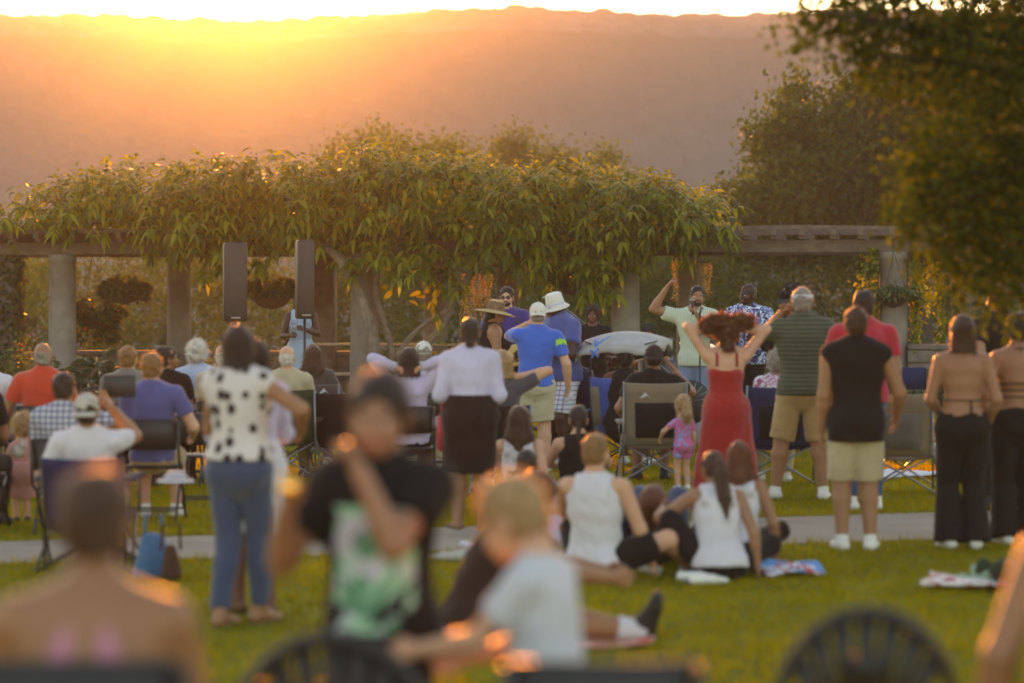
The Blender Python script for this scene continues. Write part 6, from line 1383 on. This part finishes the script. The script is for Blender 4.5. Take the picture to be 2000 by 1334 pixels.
# ------------------------------------------------------------------ hanging baskets, creepers, bed plants
M_wire = mat('basket_liner', (.09, .055, .03), .95, bump=.8, bscale=50); M_flow = mat('orange_flower', (.75, .16, .03), .6, trans=.3); M_fern = mat('fern_leaf', (.10, .13, .045), .6, trans=.4, tint=.4); M_yel = mat('yellow_catkin', (.42, .36, .19), .7, trans=.25, tint=.4); M_redl = mat('dark_red_leaf', (.07, .018, .014), .6, trans=.3, tint=.4)
def basket(label, x, y, v, r, drop, n, M, flowers=0, leaf=.07, spread=1.0):
    u = u_at(x, v); c = V3(pw(u, v)); S = FPX / c[1]; z = pz(y, S); t = thing('hanging_basket', label, 'plant', (c[0], c[1], z), 0, 'hanging flower baskets under the pergola')
    MB().lathe([(.02, -r * .8), (r * .55, -r * .65), (r * .9, -r * .25), (r, 0), (r * .94, 0)], 18).build('bowl', M_wire, t)
    for k in range(3): MB().tube([(r * math.cos(k * 2.1), r * math.sin(k * 2.1), 0), (0, 0, ZB0 - z if ZB0 - z > .1 else .5)], .005, 4).build('chain', M_bmetal, t)
    th = rng.uniform(0, 6.28, n); rr = np.sqrt(rng.uniform(0, 1, n)) * r * 1.25 * spread; dz = rng.uniform(-.1, 1, n) * r * .9 * (1 - rr / (r * 1.6 * spread)); hang = rng.uniform(0, 1, n) < drop
    P = np.stack([rr * np.cos(th), rr * np.sin(th), np.where(hang, -rng.uniform(0, 1, n) * r * 2.4 * drop, dz)], 1); P[hang, :2] = P[hang, :2] / np.maximum(np.linalg.norm(P[hang, :2], axis=1, keepdims=True), .01) * r * rng.uniform(.85, 1.2, (hang.sum(), 1))
    mb = MB(); leaf_cards(mb, P, np.stack([np.cos(th), np.sin(th), rng.uniform(-.6, .7, n)], 1) + rng.normal(0, .3, (n, 3)), rdir(n) + [0, 0, .6], rng.uniform(.6, 1.3, n) * leaf, rng.uniform(.16, .3, n) * leaf, droop=.4); mb.build('foliage', M, t, smooth=False, col=True)
    for _ in range(flowers):
        k = rng.integers(n); q = P[k]; MB().lathe([(.004, 0), (.014, .02), (.045, .03), (.03, .02)], 8, q + [0, -.05, rng.uniform(-.15, .05)], rotm(rng.uniform(40, 140), 0, rng.uniform(0, 360))).build('flower', M_flow, t)
basket('large hanging basket of trailing plants left of the loudspeakers', 242, 565, -.5, .33, .25, 900, M_shrub, 0, .13)
basket('hanging basket of orange trumpet flowers beside the leftmost stone column', 180, 610, -.2, .36, .6, 1100, M_shrub, 12, .15, 1.2)
basket('wide dark hanging basket between the two loudspeakers', 530, 568, -.6, .40, .12, 1000, M_shrub, 0, .10, 1.1)
basket('hanging fern basket in front of the ivy clad stone column', 1745, 578, -1.8, .24, .1, 800, M_fern, 0, .10, 1.2)
basket('dark hanging basket under the vine right of the man in the bucket hat', 1125, 545, -.5, .36, .1, 700, M_shrub, 0, .12, 1.2)
def tassels(label, x0, x1, y0, y1, v, n):
    u0, u1 = u_at(x0, v), u_at(x1, v); c = V3(pw((u0 + u1) / 2, v)); S = FPX / c[1]; zt, zb = pz(y0, S), pz(y1, S)
    t = thing('hanging_plant', label, 'plant', (c[0], c[1], zt), 0, 'golden hanging tassel plants'); mb = MB(); w = (u1 - u0) / 2
    for _ in range(n):
        a = rng.uniform(-w, w); b = rng.normal(0, .1); L = (zt - zb) * rng.uniform(.55, 1.05); k = int(L / .022); z = -np.arange(k) * .022
        P = np.stack([a + .02 * np.sin(z * 9 + a * 30), b + 0 * z, z], 1) + rng.normal(0, .006, (k, 3)); leaf_cards(mb, P, rdir(k) + [0, 0, -.6], rdir(k), .034, .010, seg=1)
    mb.build('strands', M_yel, t, smooth=False, col=True, kind='stuff'); MB().tube([(-w, 0, .02), (0, 0, .05), (w, 0, .02)], .015, 6).build('stem', M_bark, t)
tassels('golden tassel strands hanging right of the vine trunk', 898, 960, 535, 650, -.9, 46); tassels('golden tassel strands hanging beside the column behind the singer', 1366, 1388, 515, 600, .9, 20); tassels('thin golden tassel hanging left of the column behind the singer', 1312, 1324, 500, 590, .7, 6)
def creeper(label, x, v, r, z0, z1, n, M, sides=(-1, 1), wid=.10):
    c = V3(pw(u_at(x, v), v)); t = thing('ivy', label, 'plant', tuple(c), 0, 'ivy climbing the stone columns'); q = rng.choice(sides, n); z = rng.uniform(z0, z1, n); bul = 1 + .6 * np.sin(z * 4 + q)
    P = np.stack([q * (r + np.abs(rng.normal(0, wid, n)) * bul), rng.normal(-.05, .12, n), z], 1); mb = MB(); leaf_cards(mb, P, np.stack([q * .5, rng.normal(-.4, .3, n), rng.uniform(-1, .1, n)], 1), rdir(n) + [0, -1, .4], rng.uniform(.05, .10, n), rng.uniform(.02, .035, n), droop=.2); mb.build('leaves', M, t, smooth=False, col=True, kind='stuff')
    for s_ in set(sides): MB().tube([(s_ * r, -.03, 0), (s_ * (r + .03), -.06, z1 * .5), (s_ * r, -.03, z1)], .014, 6).build('stem', M_bark, t)
creeper('yellow green ivy climbing both sides of the right stone column', 1745, -1.35, .25, .5, 2.65, 1500, M_vine)
creeper('ivy on the far column left of the halter top woman', 1850, 1.2, .05, .2, 2.5, 800, M_vine, (-1, 1), .13)
creeper('pale ivy strands right of the far right column', 1932, 1.2, .1, .3, 2.6, 500, M_fern, (-1, 1), .10)
c = V3(pw(u_at(14, -1.2), -1.2)); t = thing('clipped_hedge', 'tall dark creeper covered post at the left edge', 'plant', tuple(c)); mb = MB(); n = 2600; P = np.stack([rng.uniform(-.28, .28, n), rng.uniform(-.25, .25, n), rng.uniform(.1, 2.62, n)], 1); leaf_cards(mb, P, rdir(n) + [0, -.4, -.5], rdir(n), rng.uniform(.06, .12, n), rng.uniform(.025, .04, n)); mb.build('leaves', M_shrub, t, smooth=False, col=True, kind='stuff'); MB().box((0, 0, 1.3), (.3, .3, 2.6), bevel=.02).build('post', M_wood, t)
def bed_plant(label, x, s, h, w, n, M, leaf, fl=0, upright=.6, group='plants in the bed before the pergola'):
    X, Y, Z = at(x, s); t = thing('bed_plant', label, 'plant', (X, Y, Z), 0, group); mb = MB()
    a = rng.uniform(0, 6.28, n); r = np.sqrt(rng.uniform(0, 1, n)) * w; z = h * rng.uniform(.1, 1, n) * (1 - .45 * (r / w) ** 2)
    P = np.stack([r * np.cos(a), r * np.sin(a) * .8, z], 1); leaf_cards(mb, P, np.stack([np.cos(a), np.sin(a), np.full(n, upright)], 1) + rng.normal(0, .4, (n, 3)), rdir(n) + [0, 0, .6], rng.uniform(.7, 1.3, n) * leaf, rng.uniform(.14, .28, n) * leaf, droop=.35); mb.build('foliage', M, t, smooth=False, col=True)
    for k in range(5): q = P[rng.integers(n)]; MB().tube([(q[0] * .2, q[1] * .2, 0), q * [.6, .6, .6], q], .008, 5).build('stem', M_bark, t)
    for k in range(fl): q = P[np.argsort(-P[:, 2])[rng.integers(n // 3)]]; MB().lathe([(.005, 0), (.035, .02), (.04, .03), (.01, .025)], 8, q + [0, -.05, .06]).build('flower', M_flow, t)
M_big = mat('broad_glossy_leaf', (.05, .07, .03), .3, trans=.25, tint=.4, spec=.7)
for lab, x, s, h, w, n, M, lf, fl in [('feathery light green shrub left of the man in orange red', 60, 122, 1.15, .45, 700, M_fern, .11, 3), ('broad leaved glossy plant right of the leftmost stone column', 195, 124, .85, .6, 240, M_big, .28, 0), ('low dark plant behind the elderly man in grey', 290, 124, .8, .5, 500, M_shrub, .13, 4), ('bright leafy plant beside the pole of the left loudspeaker', 440, 125, 1.2, .4, 420, M_fern, .13, 0),
        ('dark shrub under the bench rail', 560, 124, .75, .6, 600, M_shrub, .12, 0), ('dark plant at the foot of the vine trunk', 800, 124, .7, .6, 600, M_shrub, .13, 0), ('dark red leaved shrub behind the musician with dark hair', 1160, 127, 1.28, .55, 900, M_redl, .12, 0), ('spiky dark plant behind the straw hat woman', 890, 126, 1.1, .4, 300, M_shrub, .2, 0), ('dark shrub behind the drum kit', 1250, 126, .9, .7, 800, M_shrub, .12, 0),
        ('low dark shrub between the singer and the man in the floral shirt', 1410, 124, .85, .7, 800, M_shrub, .12, 0), ('dark shrub behind the man in the floral shirt', 1500, 124, .95, .7, 800, M_shrub, .12, 0), ('low dark shrub behind the man in green', 1600, 124, .9, .7, 800, M_shrub, .12, 0), ('low green plant at the foot of the ivy clad column', 1700, 126, .7, .5, 600, M_fern, .12, 2), ('bright green plant before the stone wall at the right', 1800, 127, .55, .5, 500, M_fern, .12, 3), ('green bed plant before the stone wall near the right edge', 1910, 127, .6, .6, 600, M_shrub, .12, 2), ('dark plant by the wall left of the wire chair', -10, 124, .9, .5, 500, M_shrub, .12, 0)]:
    bed_plant(lab, x, s, h, w, n, M, lf, fl)
